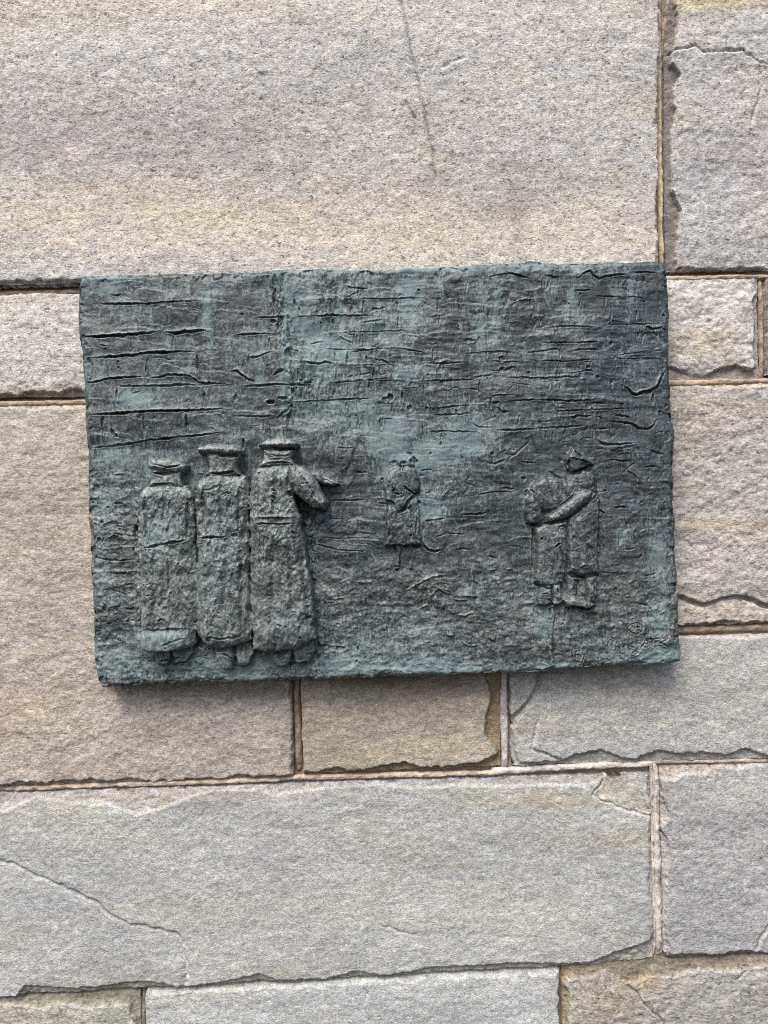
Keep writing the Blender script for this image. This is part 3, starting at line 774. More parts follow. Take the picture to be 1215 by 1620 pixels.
    ([(40, 232), (180, 228)], 1.8, 4, .4, .5), ([(0, 285), (120, 278), (220, 270), (350, 262), (430, 258)], 2.4, 5, .5, 1), ([(450, 265), (550, 250)], 2.2, 4, .3, .5), ([(510, 285), (600, 280)], 2, 3.6, .3, 0), ([(490, 355), (540, 390), (590, 405), (700, 400), (810, 390)], 3.2, 7, .5, 1.4),
    ([(230, 390), (310, 385)], 2, 4, .3, 0), ([(590, 520), (680, 528), (770, 535)], 2.4, 5, .4, .8), ([(310, 330), (370, 320)], 2, 4, .3, 0), ([(800, 470), (830, 545)], 2.4, 4, .3, 0), ([(740, 600), (770, 570), (820, 540)], 2.4, 3.5, .3, 0),
    ([(735, 605), (790, 630), (810, 650), (825, 690)], 3, 5.5, .4, .6), ([(870, 575), (980, 572)], 2.8, 4.5, .4, .6), ([(640, 888), (700, 882), (750, 892)], 3, 6.5, .5, 1), ([(540, 745), (590, 760)], 3, 4, .3, 0), ([(540, 910), (570, 940)], 3, 4, .3, 0), ([(650, 700), (690, 715)], 2.6, 3.5, .3, 0),
    ([(400, 350), (500, 355)], 2, 3, .3, 0), ([(500, 435), (580, 440)], 2, 3, .3, 0), ([(640, 440), (800, 420)], 2, 3, .4, 0)]),
  (tL, [
    ([(190, 690), (240, 695)], 2.4, 4.5, .4, .5), ([(60, 870), (140, 882), (230, 888), (300, 880)], 2.2, 5, .5, .8), ([(165, 965), (250, 960), (275, 972)], 2.2, 5, .5, .8), ([(235, 1030), (300, 1020)], 2.8, 4.5, .4, .6),
    ([(150, 1040), (180, 1060), (270, 1090)], 1.9, 3.5, .5, .5), ([(150, 1155), (220, 1150)], 2, 5, .4, .5), ([(240, 1150), (270, 1170), (300, 1150)], 2.4, 4, .4, .5), ([(170, 735), (310, 750)], 2.2, 3, .6, .5), ([(120, 815), (220, 800)], 3, 3, .5, .5)]),
  (tM, [
    ([(130, 400), (250, 400), (360, 395)], 2, 4.5, .4, .5), ([(100, 500), (240, 505)], 2, 4, .3, .5), ([(10, 600), (80, 620)], 2.2, 4.5, .3, .5), ([(80, 605), (180, 615), (400, 610)], 2, 4.5, .3, .6), ([(20, 640), (100, 655), (200, 680), (390, 690)], 2.2, 5, .4, .8),
    ([(130, 575), (160, 545)], 2.4, 3.5, .3, 0), ([(310, 575), (350, 590), (390, 585)], 3, 4.5, .3, .5), ([(285, 240), (380, 240)], 2.2, 4, .3, .5), ([(190, 98), (240, 105), (290, 100)], 2.2, 4, .4, .5),
    ([(740, 610), (800, 590), (810, 570)], 2.4, 4, .3, .6), ([(850, 685), (900, 670), (960, 682)], 2.2, 3, .4, .6), ([(1040, 715), (1100, 730)], 2.6, 4, .4, .5), ([(300, 640), (400, 650)], 2, 4, .3, 0), ([(150, 300), (240, 300)], 2, 2.5, .3, 0),
    ([(560, 920), (640, 870), (730, 825), (830, 820)], 3.2, -2.6, 0, 0), ([(720, 880), (760, 860), (850, 870)], 3, -2.4, 0, 0), ([(750, 890), (830, 910)], 3, -2.2, 0, 0), ([(850, 960), (930, 962)], 3, -3.4, 0, 0), ([(900, 935), (990, 940)], 2.4, -2.4, 0, 0),
    ([(860, 1045), (910, 1050), (970, 1030)], 3, -3, 0, 0), ([(950, 780), (960, 850), (1020, 880)], 2.6, -2, 0, 0), ([(890, 1190), (930, 1220), (990, 1220)], 3.4, -3, 0, 0), ([(290, 870), (360, 860), (420, 850)], 2.6, -2.4, 0, 0), ([(160, 960), (240, 945)], 2.2, -2, 0, 0),
    ([(700, 960), (760, 900), (840, 930)], 2.6, -2, 0, 0), ([(640, 1020), (700, 990), (720, 1030)], 2.6, -2, 0, 0)]),
  (tG, [
    ([(930, 785), (980, 775), (1030, 760)], 2.2, 4, .4, .5), ([(910, 930), (960, 935), (985, 965), (995, 1020)], 3.2, 6, .5, 0), ([(700, 765), (820, 765)], 1.8, 3, .3, .4), ([(880, 900), (920, 850)], 2, -2, 0, 0), ([(810, 640), (900, 635)], 1.8, 2.5, .4, 0)])):
    for pts, w, d, lip, st in rows:
        groove(f(pts), w, d, lip, st)
rng = np.random.default_rng(31)
for k in range(10):
    y = 452 + 26.5 * k
    u = 350 + rng.uniform(0, 60)
    while u < 1020:
        L = rng.uniform(50, 170)
        e = min(u + L, 1045)
        sl_ = lambda x: y - 0.028 * (x - 350) + rng.normal(0, 1.2)
        if rng.random() < .55:
            groove([(u, sl_(u)), ((u + e) / 2, sl_((u + e) / 2)), (e, sl_(e))], rng.uniform(1.6, 2.4), rng.uniform(3.6, 5.4), .8, rng.uniform(.5, 1.3))
        for q_ in range(int(L / 45)):
            if rng.random() < .9:
                xx = rng.uniform(u, e)
                groove([(xx, sl_(xx) + 3), (xx + rng.normal(0, 1.5), sl_(xx) + 23)], rng.uniform(1.8, 3.0), rng.uniform(3.4, 5.0), .8)
        u = e + rng.uniform(4, 30)
HB += 3.0 * sstep(449, 441, GU + (GV - 430) * -0.04) * sstep(715, 690, GV)
# corner of the two modelled walls, left of centre
groove(tR1([(800, 80), (800, 180), (830, 260), (830, 400), (850, 500), (850, 600), (820, 680)]), 9, -3.2, 0, 0, jit=1.6)
groove(tR1([(786, 85), (788, 180), (814, 265), (815, 400)]), 4, 5.0, .6, 0, jit=1.2)
for f, ps in ((tB, [(350, 480, 22, 17, 6), (412, 460, 16, 12, 5), (415, 505, 10, 14, 4), (430, 1070, 30, 12, 6), (330, 1100, 30, 14, 5), (570, 935, 12, 10, 5), (210, 580, 14, 10, 4), (610, 970, 30, 28, 3), (500, 990, 14, 10, -3), (525, 980, 10, 9, -3)]),
              (tC, [(945, 770, 20, 22, 4), (945, 840, 18, 16, 4), (1150, 870, 18, 10, 4), (770, 600, 16, 10, 4), (690, 622, 46, 14, 3), (610, 515, 9, 9, 4), (305, 235, 10, 9, 5), (375, 890, 10, 8, 4), (85, 1060, 20, 22, 5), (480, 940, 10, 9, 5), (45, 1080, 22, 16, 4), (175, 1040, 12, 30, 4)]),
              (tD, [(380, 270, 10, 8, 5), (1020, 438, 9, 14, 5), (600, 500, 10, 14, 4), (612, 650, 12, 18, 5), (440, 830, 18, 10, 4), (510, 905, 14, 12, 5), (1035, 790, 14, 14, -2)]),
              (tE, [(365, 125, 12, 9, 5), (235, 120, 18, 22, 4), (85, 45, 22, 24, 5), (180, 40, 10, 26, 4), (485, 345, 8, 9, 4), (475, 400, 8, 18, 4), (395, 475, 8, 12, 4), (590, 160, 10, 24, 4), (870, 475, 14, 14, 4), (1110, 670, 18, 16, 5), (310, 855, 12, 14, 5)]),
              (tF, [(470, 132, 9, 9, 5), (790, 937, 9, 9, -2), (700, 100, 14, 10, 3), (905, 665, 8, 16, 4), (855, 850, 14, 8, 3), (800, 1080, 8, 18, 5)]),
              (tL, [(210, 563, 24, 6, 7), (115, 670, 14, 16, 7), (100, 768, 11, 13, 7), (130, 1158, 16, 26, 7), (80, 480, 22, 28, 3), (155, 1247, 14, 6, 6), (260, 1233, 9, 5, 6), (150, 585, 9, 7, 6), (200, 180, 13, 10, 6), (60, 560, 8, 7, 4), (315, 705, 10, 18, 6), (205, 1225, 12, 6, 4)]),
              (tM, [(310, 1245, 7, 20, 6), (300, 1310, 10, 10, 6), (195, 1100, 10, 6, 6), (210, 1240, 22, 14, 5), (110, 1225, 24, 12, 6), (60, 1270, 30, 26, 7), (350, 1290, 8, 7, 4), (1070, 1170, 22, 18, -3), (830, 1160, 22, 10, -3), (775, 980, 40, 40, -2)]),
              (tG, [(888, 447, 6, 6, -2), (815, 575, 10, 30, 2), (700, 440, 10, 14, 4), (930, 675, 5, 5, 4)])):
    s = {tB: .2058, tC: .2058, tD: .2058, tE: .2058, tF: .2058, tL: .2778, tM: .2798, tG: .2963}[f]
    for x, y, a, b_, d in ps:
        (u, v), = f([(x, y)])
        pit(u, v, a * s, b_ * s, d, rim=0.6 if d > 0 else 0)
crust = sstep(225, 240, GU) * sstep(505, 492, GU) * sstep(760, 785, GV) * sstep(1015, 995, GV)
HB += crust * ((fbm(GU / 9, GV / 16, 345, 4, 0.62) - 0.45) * 16)
# small random tool marks
rng = np.random.default_rng(11)
for k in range(20):
    u, v = rng.uniform(470, 1050), rng.uniform(440, 880)
    L, a = rng.uniform(6, 34), rng.normal(-0.03, 0.14)
    groove([(u, v), (u + L * math.cos(a), v + L * math.sin(a))], rng.uniform(1.0, 2.0), rng.uniform(.8, 2.6), .4, rng.uniform(0, .5))
for k in range(46):
    u, v = rng.uniform(145, 540), rng.uniform(450, 700)
    L, a = rng.uniform(5, 22), rng.normal(0, 0.4) + (math.pi / 2 if rng.random() < .35 else 0)
    groove([(u, v), (u + L * math.cos(a), v + L * math.sin(a))], rng.uniform(1.0, 1.9), rng.uniform(.8, 2.6), .5)
for k in range(200):
    u, v = rng.uniform(150, 1065), rng.uniform(880, 1060)
    if k % 3 == 0:
        u, v = rng.uniform(145, 232), rng.uniform(740, 1060)
    L, a = rng.uniform(4, 22), rng.uniform(-1.2, 1.2)
    groove([(u, v), (u + L * math.cos(a), v + L * math.sin(a) * .6)], rng.uniform(1.3, 2.6), rng.choice([-1, 1]) * rng.uniform(.8, 2.4), 0)
for k in range(50):
    pit(rng.uniform(150, 1060), rng.uniform(440, 1060), rng.uniform(1, 2.3), rng.uniform(1, 2.2), rng.uniform(1.5, 4), rim=.3)

# ---- the figures
LABELS = {}
def shape(lab, pts, h, r, base=0.0, wob=1.6, dome=0.0, flat=0.6, soft=1.8, grow=0.0):
    """raise a rounded body over the background inside the outline"""
    pa = np.array(pts)
    sl = win(pa[:, 0].min() - 8, pa[:, 1].min() - 8, pa[:, 0].max() + 8, pa[:, 1].max() + 8)
    U, V = GU[sl], GV[sl]
    d = poly_sdf(U, V, pts) + (fbm(U / 13, V / 13, 500 + lab * 7, 3) - 0.5) * 2.6 * wob + grow
    t = np.clip(d / r, 0, 1)
    e = sstep(-0.2, soft, d)
    hh = e * (h * flat + h * (1 - flat) * np.sqrt(np.clip(1 - (1 - t) ** 2, 0, 1))) + base * e
    if dome:
        hh = hh + e * dome * np.sin(np.pi * np.clip((U - pa[:, 0].min()) / (np.ptp(pa[:, 0]) + 1e-6), 0, 1))
    m = (hh > HF[sl]) & (d > 0)
    HF[sl] = np.where(m, hh, HF[sl])
    LAB[sl] = np.where(m & (d > 0.2), lab, LAB[sl])

# soldier seen from behind, left of the row
shape(11, tS([(342, 165), (480, 172), (472, 215), (486, 252), (328, 252), (346, 215)]), 21, 11, flat=.7)
shape(12, tS([(328, 150), (352, 130), (420, 120), (482, 132), (497, 160), (482, 190), (430, 196), (385, 190), (345, 188), (326, 170)]), 25, 12, flat=.45, wob=2.6)
shape(13, tS([(340, 930), (420, 925), (425, 985), (410, 1030), (360, 1026), (342, 985)]), 13, 9, flat=.5)
shape(13, tS([(425, 925), (512, 920), (522, 970), (492, 1012), (440, 1018), (428, 985)]), 11, 9, flat=.5)
shape(1, tS([(292, 285), (318, 252), (360, 238), (440, 236), (500, 250), (532, 290), (538, 420), (530, 490), (540, 520), (546, 700), (550, 850), (532, 924), (440, 940), (330, 948), (300, 930), (294, 700), (286, 500), (284, 340)]), 22, 24, wob=2.4, flat=.55, grow=1.0)
shape(1, tS([(298, 868), (510, 862), (528, 924), (440, 944), (330, 950), (300, 932)]), 27, 9, wob=1.0)
# soldier seen from behind, middle of the row
shape(21, tS([(580, 105), (732, 105), (722, 165), (736, 206), (576, 208), (590, 165)]), 27, 11, flat=.7)
shape(22, tS([(538, 84), (575, 68), (640, 62), (705, 66), (745, 92), (740, 116), (680, 122), (600, 118), (548, 108)]), 33, 12, flat=.45, wob=2.6)
shape(23, tS([(608, 915), (690, 915), (700, 985), (690, 1042), (645, 1044), (618, 995)]), 16, 10, flat=.5)
shape(23, tS([(695, 915), (775, 915), (785, 975), (760, 1022), (715, 1028), (702, 985)]), 13, 10, flat=.5)
shape(2, tS([(540, 250), (560, 215), (600, 196), (700, 190), (748, 206), (770, 250), (766, 380), (766, 430), (770, 600), (776, 860), (782, 900), (700, 924), (640, 934), (568, 910), (546, 880), (541, 600), (541, 400), (535, 310)]), 28, 26, wob=2.4, flat=.55, grow=1.4)
# soldier with the raised arm
shape(31, tS([(826, 90), (966, 90), (950, 130), (975, 165), (810, 168), (828, 130)]), 33, 11, flat=.72)
shape(32, tS([(802, 68), (845, 46), (900, 38), (950, 46), (978, 64), (964, 86), (930, 98), (850, 98), (820, 86)]), 37, 12, flat=.45, wob=2.4)
shape(33, tS([(842, 915), (940, 915), (948, 985), (930, 1036), (880, 1034), (852, 990)]), 17, 11, flat=.5)
shape(33, tS([(945, 915), (1040, 912), (1052, 965), (1020, 1010), (965, 1024), (950, 985)]), 15, 11, flat=.5)
shape(34, tS([(1010, 178), (1060, 182), (1112, 204), (1156, 236), (1124, 252), (1080, 240), (1030, 225)]), 18, 8, wob=.8, flat=.4)
shape(35, tS([(930, 150), (1000, 162), (1045, 198), (1080, 268), (1110, 318), (1090, 356), (1040, 346), (1000, 312), (965, 290), (930, 240)]), 40, 20, wob=1.0, flat=.5)
shape(3, tS([(770, 225), (795, 180), (835, 155), (900, 143), (950, 148), (1000, 168), (990, 250), (960, 290), (972, 340), (990, 385), (998, 440), (1020, 600), (1048, 800), (1056, 895), (960, 930), (850, 945), (785, 930), (773, 800), (769, 500), (769, 320)]), 36, 34, wob=2.2, flat=.5, grow=1.0)
# small figure in the middle distance
shape(41, tK([(430, 290), (405, 220), (435, 155), (510, 125), (600, 140), (645, 200), (630, 275), (540, 315)]), 8, 12, flat=.2, soft=4, wob=1.6)
shape(42, tK([(290, 400), (340, 325), (440, 285), (560, 275), (640, 310), (690, 400), (700, 560), (640, 612), (520, 790), (430, 835), (380, 750), (290, 690), (270, 540)]), 10, 13, flat=.35, soft=4, wob=1.4, grow=1)
shape(43, tK([(410, 1190), (495, 1190), (480, 1380), (465, 1490), (395, 1495), (410, 1360)]), 2.4, 6, wob=1.5, flat=.2, soft=4)
shape(43, tK([(545, 1190), (622, 1190), (606, 1380), (616, 1480), (560, 1475), (572, 1350)]), 2.4, 6, wob=1.5, flat=.2, soft=4)
shape(4, tK([(310, 700), (420, 740), (600, 640), (670, 630), (680, 720), (700, 950), (712, 1195), (500, 1212), (290, 1200), (285, 1000)]), 8, 14, flat=.45, soft=4, wob=1.4, grow=1.2)
# the tall figure in a pointed hat, leaning over the smaller hooded one
shape(5, tW([(85, 480), (120, 400), (220, 345), (340, 365), (430, 390), (470, 320), (560, 285), (660, 300), (700, 380), (710, 500), (600, 560), (430, 620), (330, 670), (230, 670), (120, 640)]), 8, 20, wob=2.2, flat=.2, soft=7)
shape(51, tW([(405, 205), (440, 140), (475, 90), (560, 160), (680, 246), (580, 292), (462, 335), (428, 290)]), 10, 12, wob=1.6, flat=.2, soft=4)
shape(52, tW([(500, 330), (560, 292), (640, 298), (688, 350), (690, 430), (640, 490), (560, 490), (475, 440), (500, 420)]), 11, 18, wob=1.6, flat=.1, soft=5)
shape(54, tW([(55, 770), (42, 660), (62, 550), (95, 468), (140, 500), (185, 580), (215, 650), (225, 740), (180, 785), (100, 788)]), 15, 19, flat=.25, soft=5, wob=1.8)
shape(53, tW([(235, 700), (300, 660), (380, 605), (470, 525), (560, 470), (640, 480), (640, 560), (560, 640), (480, 690), (385, 742), (290, 772), (240, 765)]), 15, 17, wob=2.0, flat=.3, soft=3.5)
shape(55, tW([(150, 1400), (200, 1320), (290, 1300), (285, 1480), (230, 1505), (165, 1490)]), 10, 10, flat=.4, soft=2.5)
shape(55, tW([(290, 1300), (375, 1290), (385, 1470), (340, 1500), (292, 1490)]), 9, 9, flat=.4, soft=2.5)
shape(55, tW([(235, 1480), (330, 1480), (320, 1640), (300, 1850), (330, 2060), (280, 2060), (260, 1800), (240, 1640)]), 4, 6, soft=3)
shape(56, tW([(385, 1440), (470, 1405), (600, 1440), (690, 1480), (610, 1528), (480, 1500), (410, 1515)]), 14, 9, flat=.4)
shape(56, tW([(590, 1230), (690, 1230), (676, 1480), (590, 1460)]), 9, 10, wob=.8, flat=.4, soft=2.5)
shape(56, tW([(430, 1225), (530, 1230), (520, 1440), (420, 1450)]), 6, 10, wob=.8, flat=.4, soft=3)
shape(5, tW([(420, 800), (440, 700), (560, 560), (600, 470), (690, 480), (720, 560), (722, 700), (712, 1225), (560, 1238), (430, 1208), (420, 1000)]), 10, 26, wob=2.4, flat=.3, soft=6)
shape(57, tW([(140, 795), (240, 770), (430, 735), (440, 1000), (412, 1300), (300, 1332), (200, 1322), (118, 1292), (140, 1100)]), 12.5, 22, wob=2.4, flat=.35, soft=5)

FIG = LAB > 0
LAB5 = np.isin(LAB, [5, 57])
sol = np.isin(LAB, [1, 2, 3, 11, 12, 13, 21, 22, 23, 31, 32, 33, 34, 35])
wcx = GU + (fbm(GU / 14, GV / 14, 611, 2) - .5) * 20
wcy = GV + (fbm(GU / 14, GV / 14, 612, 2) - .5) * 20
G = np.zeros(GU.shape)                        # cuts and surface of the figures
G += np.where(sol, (fbm(GU / 26, GV / 34, 610, 4, 0.56) - 0.5) * 9.5 + (fbm(wcx / 9, wcy / 12, 615, 3, 0.6, True) - 0.6) * 1.3, 0)
G += np.where(FIG & ~sol, (fbm(wcx / 13, wcy / 15, 620, 4, 0.6) - 0.5) * 5.0, 0)
def cut(f, rows):
    for r in rows:
        pts, w, d = r[:3]
        groove(f(pts), w, d, .7, r[3] if len(r) > 3 else 0, A=G)
cut(tS, [([(322, 300), (326, 400), (322, 500)], 6, 4), ([(502, 300), (505, 400), (500, 480)], 6, 4), ([(400, 250), (405, 350), (402, 480)], 7, 2.5), ([(360, 540), (356, 700), (362, 850)], 9, 2.0), ([(470, 540), (476, 700), (470, 850)], 10, 2.2),
    ([(575, 260), (578, 360), (574, 450)], 6, 4.5), ([(728, 250), (724, 360), (722, 450)], 6, 4.5), ([(648, 215), (652, 330), (650, 450)], 8, 2.5), ([(600, 490), (596, 700), (604, 890)], 10, 2.2), ([(672, 490), (668, 720), (676, 900)], 11, 2.6), ([(730, 500), (738, 700), (736, 880)], 8, 3),
    ([(805, 210), (800, 300), (806, 375)], 7, 4.5), ([(880, 170), (884, 280), (880, 370)], 9, 2.5), ([(880, 430), (872, 600), (866, 900)], 11, 2.6), ([(940, 430), (950, 650), (970, 880)], 11, 2.8), ([(990, 470), (1010, 700), (1022, 860)], 8, 3.4), ([(945, 170), (935, 220), (938, 270)], 6, 4), ([(985, 200), (1030, 260), (1060, 310)], 5, 2.6),
    ([(310, 517), (370, 502), (430, 490), (500, 482)], 3.2, 8, 2), ([(345, 238), (400, 240), (440, 234)], 2.4, 5, 1), ([(555, 470), (640, 466), (680, 462)], 2.6, 8, 2), ([(690, 460), (720, 458)], 3.4, 5),
    ([(598, 194), (650, 196), (710, 184)], 2.6, 7, 1), ([(832, 156), (880, 150), (950, 148)], 2.6, 5, 1), ([(780, 413), (840, 409), (910, 412), (990, 402)], 2.6, 6, 1), ([(778, 383), (850, 378), (990, 378)], 3, -3.2),
    ([(820, 420), (815, 560), (822, 700)], 2, 3), ([(838, 420), (836, 600)], 1.6, 2.6), ([(865, 262), (885, 270)], 4, 6), ([(865, 290), (885, 302)], 4, 6), ([(930, 275), (955, 290)], 4.5, 6),
    ([(1000, 820), (1030, 805), (1035, 820)], 4, 6), ([(375, 830), (395, 815)], 3.4, 6), ([(375, 920), (430, 900), (500, 885)], 2.4, 2.5), ([(325, 720), (345, 716)], 2.4, 5), ([(305, 866), (400, 864), (510, 858)], 3, 5, -1),
    ([(560, 880), (640, 890), (760, 880)], 3, 2), ([(950, 440), (975, 455)], 4, 6), ([(420, 560), (425, 700)], 3, 2), ([(700, 600), (690, 700)], 4, 2.5), ([(735, 560), (725, 690)], 4, 2.5), ([(430, 700), (428, 800)], 4, 2.5),
    ([(630, 120), (690, 122), (730, 116)], 3.5, 7), ([(345, 192), (400, 196), (470, 190)], 3.2, 6), ([(350, 155), (420, 168), (485, 158)], 2.4, 4), ([(850, 78), (900, 95), (950, 85)], 3, 5), ([(850, 110), (890, 122), (950, 118)], 2.2, 4), ([(845, 138), (920, 132)], 2.2, 3.5),
    ([(640, 955), (700, 1000), (690, 1040)], 3, 5), ([(400, 985), (450, 990)], 3.4, 5), ([(360, 1005), (440, 1000), (480, 985)], 2.4, 4), ([(880, 1030), (960, 1020), (1030, 1000)], 3, 5), ([(870, 300), (880, 360)], 4, 2.5), ([(560, 270), (600, 265), (650, 240)], 2.4, 2.2), ([(640, 290), (690, 270)], 2.4, 2.2)])
cut(tK, [([(210, 700), (260, 715), (300, 710)], 2.4, 5), ([(275, 680), (350, 692), (410, 742)], 2.8, 6), ([(635, 608), (560, 690), (510, 780), (425, 832)], 3.0, 7), ([(460, 530), (520, 515), (560, 560), (630, 605), (690, 580), (710, 550)], 2.2, 6),
    ([(362, 480), (385, 590), (440, 605), (500, 600)], 1.9, 4), ([(650, 720), (662, 900), (640, 1100)], 2.4, 3.0), ([(690, 700), (697, 950), (685, 1170)], 2.0, 2.5), ([(310, 1195), (400, 1198), (500, 1212), (600, 1218), (720, 1228)], 2.4, 3.6),
    ([(610, 1222), (700, 1226)], 4.0, 5), ([(710, 1130), (740, 1200), (790, 1250), (870, 1272), (930, 1250), (980, 1268)], 2.2, 5, 1), ([(510, 540), (500, 660)], 2, 2.5), ([(390, 1440), (450, 1450)], 1.8, 4), ([(395, 1490), (450, 1498)], 1.8, 4),
    ([(600, 940), (590, 1010)], 1.5, 2.5), ([(480, 1120), (500, 1190)], 1.8, 4), ([(340, 760), (350, 1150)], 2.6, 1.5)])
for x, y, a, b_, d in [(625, 220, 46, 48, 4), (500, 245, 36, 18, 3.5), (400, 228, 34, 18, 3), (475, 300, 20, 34, 3), (580, 130, 36, 16, 3), (585, 1085, 16, 14, 4), (250, 430, 20, 14, 4), (685, 690, 16, 16, 5)]:
    (u, v), = tK([(x, y)])
    pit(u, v, a * .1357, b_ * .1357, d, A=G, rim=.4)
cut(tW, [([(472, 100), (560, 168), (660, 246)], 2.0, -4), ([(430, 185), (540, 202), (655, 246)], 2.0, -3.5), ([(480, 130), (520, 165), (560, 185)], 2.2, 4), ([(520, 205), (590, 235), (640, 248)], 1.6, 3), ([(432, 200), (440, 270), (462, 325)], 3.4, 7), ([(465, 322), (560, 290), (655, 252)], 2.2, 6),
    ([(275, 310), (340, 360), (400, 385)], 3.4, 6), ([(60, 772), (130, 785), (200, 775)], 2.4, 6), ([(200, 780), (280, 770), (360, 740), (400, 738)], 3.6, 9), ([(400, 742), (470, 705), (550, 645)], 3.2, 9), ([(340, 640), (420, 570), (500, 505)], 1.6, 3), ([(330, 650), (350, 700), (385, 738)], 2, 4),
    ([(300, 985), (340, 955), (360, 945)], 3.0, 8), ([(390, 890), (440, 850)], 3.4, 8), ([(345, 840), (350, 800), (390, 790), (415, 830)], 2, 4), ([(430, 780), (430, 1000), (410, 1200)], 1.9, 4), ([(130, 810), (135, 900)], 2.4, 5), ([(195, 890), (195, 920)], 2.6, 5),
    ([(120, 1300), (180, 1318), (250, 1345), (310, 1340)], 2.6, 7), ([(405, 1235), (480, 1240), (600, 1250), (690, 1225)], 2.8, 8), ([(390, 1290), (375, 1380), (385, 1450)], 3.4, 7), ([(470, 1260), (540, 1290), (560, 1380)], 3.4, 6), ([(440, 1520), (520, 1510), (600, 1530), (670, 1500)], 4, 9),
    ([(660, 1260), (662, 1400)], 1.8, 5), ([(200, 1390), (260, 1385)], 2, 5), ([(250, 1430), (300, 1470)], 2.6, 5), ([(290, 1480), (300, 1490)], 4, 7), ([(270, 1500), (275, 1600)], 2.6, 5), ([(330, 1330), (350, 1400)], 2, 5), ([(220, 1490), (290, 1495)], 2.6, 5),
    ([(600, 590), (612, 550), (608, 530)], 1.8, 4), ([(640, 570), (690, 510)], 2, 4), ([(700, 640), (710, 900), (700, 1180)], 1.9, 3), ([(100, 470), (140, 510)], 3, 5), ([(60, 500), (80, 470)], 2, 4), ([(520, 1170), (560, 1130), (640, 1140)], 1.8, -2.4), ([(440, 1150), (520, 1180)], 1.8, -2.4), ([(120, 800), (110, 1000), (115, 1220)], 2.2, -2.5),
    ([(750, 480), (790, 485)], 2, 4), ([(720, 650), (770, 690)], 2.4, 5)])
G[win(*tW([(395, 1245)])[0], *tW([(600, 1430)])[0])] -= 2.0
# gaps under the raised arm and between coats, and a groove cut to deepen hem shadows
for pts, w, d in ([(978, 290), (1000, 330), (1010, 400)], 7, 8), ([(752, 370), (756, 410)], 5, 9), ([(1045, 205), (1110, 228), (1140, 240)], 3, 6), ([(762, 440), (768, 700), (770, 880)], 3.5, 7), ([(540, 440), (546, 560), (548, 780), (548, 900)], 3, 6), ([(300, 955), (420, 952), (560, 925), (640, 945), (760, 935), (850, 955), (960, 945), (1060, 915)], 13, 15), ([(1060, 920), (1075, 980), (1040, 1020)], 6, 7), ([(1000, 330), (1040, 370), (1045, 440)], 6, 4):
    groove(tS(pts), w, d, 0, 0, jit=1.0)
rng = np.random.default_rng(21)
for k in range(210):                           # flecks and pores in the coats
    u, v = rng.uniform(225, 500), rng.uniform(745, 1050)
    if rng.random() < .25:
        pit(u, v, rng.uniform(.9, 2.6), rng.uniform(.7, 1.6), rng.uniform(1.5, 4), A=G, rim=.3)
    else:
        L, a = rng.uniform(3, 12), rng.uniform(-1.5, 1.5)
        groove([(u, v), (u + L * math.cos(a), v + L * math.sin(a))], rng.uniform(1, 2), rng.choice([-1, 1]) * rng.uniform(1, 3), .2, 0, A=G)
# rough crust left along the outside of the first coat
groove(tS([(280, 260), (270, 340), (285, 450), (280, 600), (290, 900)]), 7, -5, 0, 0, jit=2.5)
groove(tS([(262, 400), (275, 520)]), 5, 6, 0, 0, jit=2)

# ---- incised maker's marks, lower right
def letter(pts, w=1.6, d=1.9):
    groove(tZ(pts), w, d, 0.9, 0, A=SIG, jit=.15, taper=False)
for pts in ([(490, 285), (528, 350), (560, 280)], [(600, 370), (612, 300), (650, 285), (658, 318), (612, 338)], [(625, 338), (660, 372)], [(712, 255), (715, 330), (752, 338)],
            [(735, 385), (765, 370), (790, 385), (765, 395), (735, 385)], [(775, 330), (800, 305), (835, 325)], [(825, 335), (862, 268), (875, 335)], [(838, 312), (870, 310)], [(880, 272), (965, 266)], [(915, 272), (912, 335)],
            [(1035, 268), (975, 300), (1030, 328)], [(950, 330), (1000, 328)],
            [(700, 180), (735, 145), (790, 135), (825, 160), (820, 205), (780, 228), (730, 215), (700, 180)], [(735, 180), (765, 150), (770, 210)], [(755, 175), (800, 170)], [(780, 150), (795, 205)],
            [(250, 340), (240, 400), (262, 455), (300, 470)], [(335, 345), (350, 400), (335, 455)], [(275, 375), (275, 440)], [(275, 378), (305, 370), (305, 405), (278, 408)], [(290, 408), (312, 445)]):
    letter(pts)

# ---- assemble heights
depth_edge = 42.0                             # panel stands this far (mm) off the wall
soft = sstep(0, 1, np.clip(HF, 0, 1))
HB2 = HB * (1 - 0.65 * soft)
H = HB2 + HF + G + SIG
for lab_, out_ in ((60, [(475, 262), (700, 245), (860, 255), (1050, 250), (1050, 345), (800, 402), (700, 350), (590, 385), (475, 360)]),
                   (61, [(690, 180), (725, 138), (790, 126), (834, 155), (830, 210), (785, 236), (725, 226)]), (62, [(250, 332), (340, 336), (362, 400), (342, 462), (300, 480), (250, 462), (230, 400)])):
    LAB[(poly_sdf(GU, GV, tZ(out_)) > 0) & (LAB == 0)] = lab_

def box(A, k):
    for ax in (0, 1):
        c = np.cumsum(np.pad(A, [(k + 1, k) if a == ax else (0, 0) for a in (0, 1)], mode='edge'), axis=ax)
        n = A.shape[ax]
        A = (np.take(c, np.arange(2 * k + 1, 2 * k + 1 + n), ax) - np.take(c, np.arange(0, n), ax)) / (2 * k + 1)
    return A
HP = H - box(box(H, 4), 4)                    # + on small ridges, - in small hollows
HW = H - box(box(H, 12), 12)

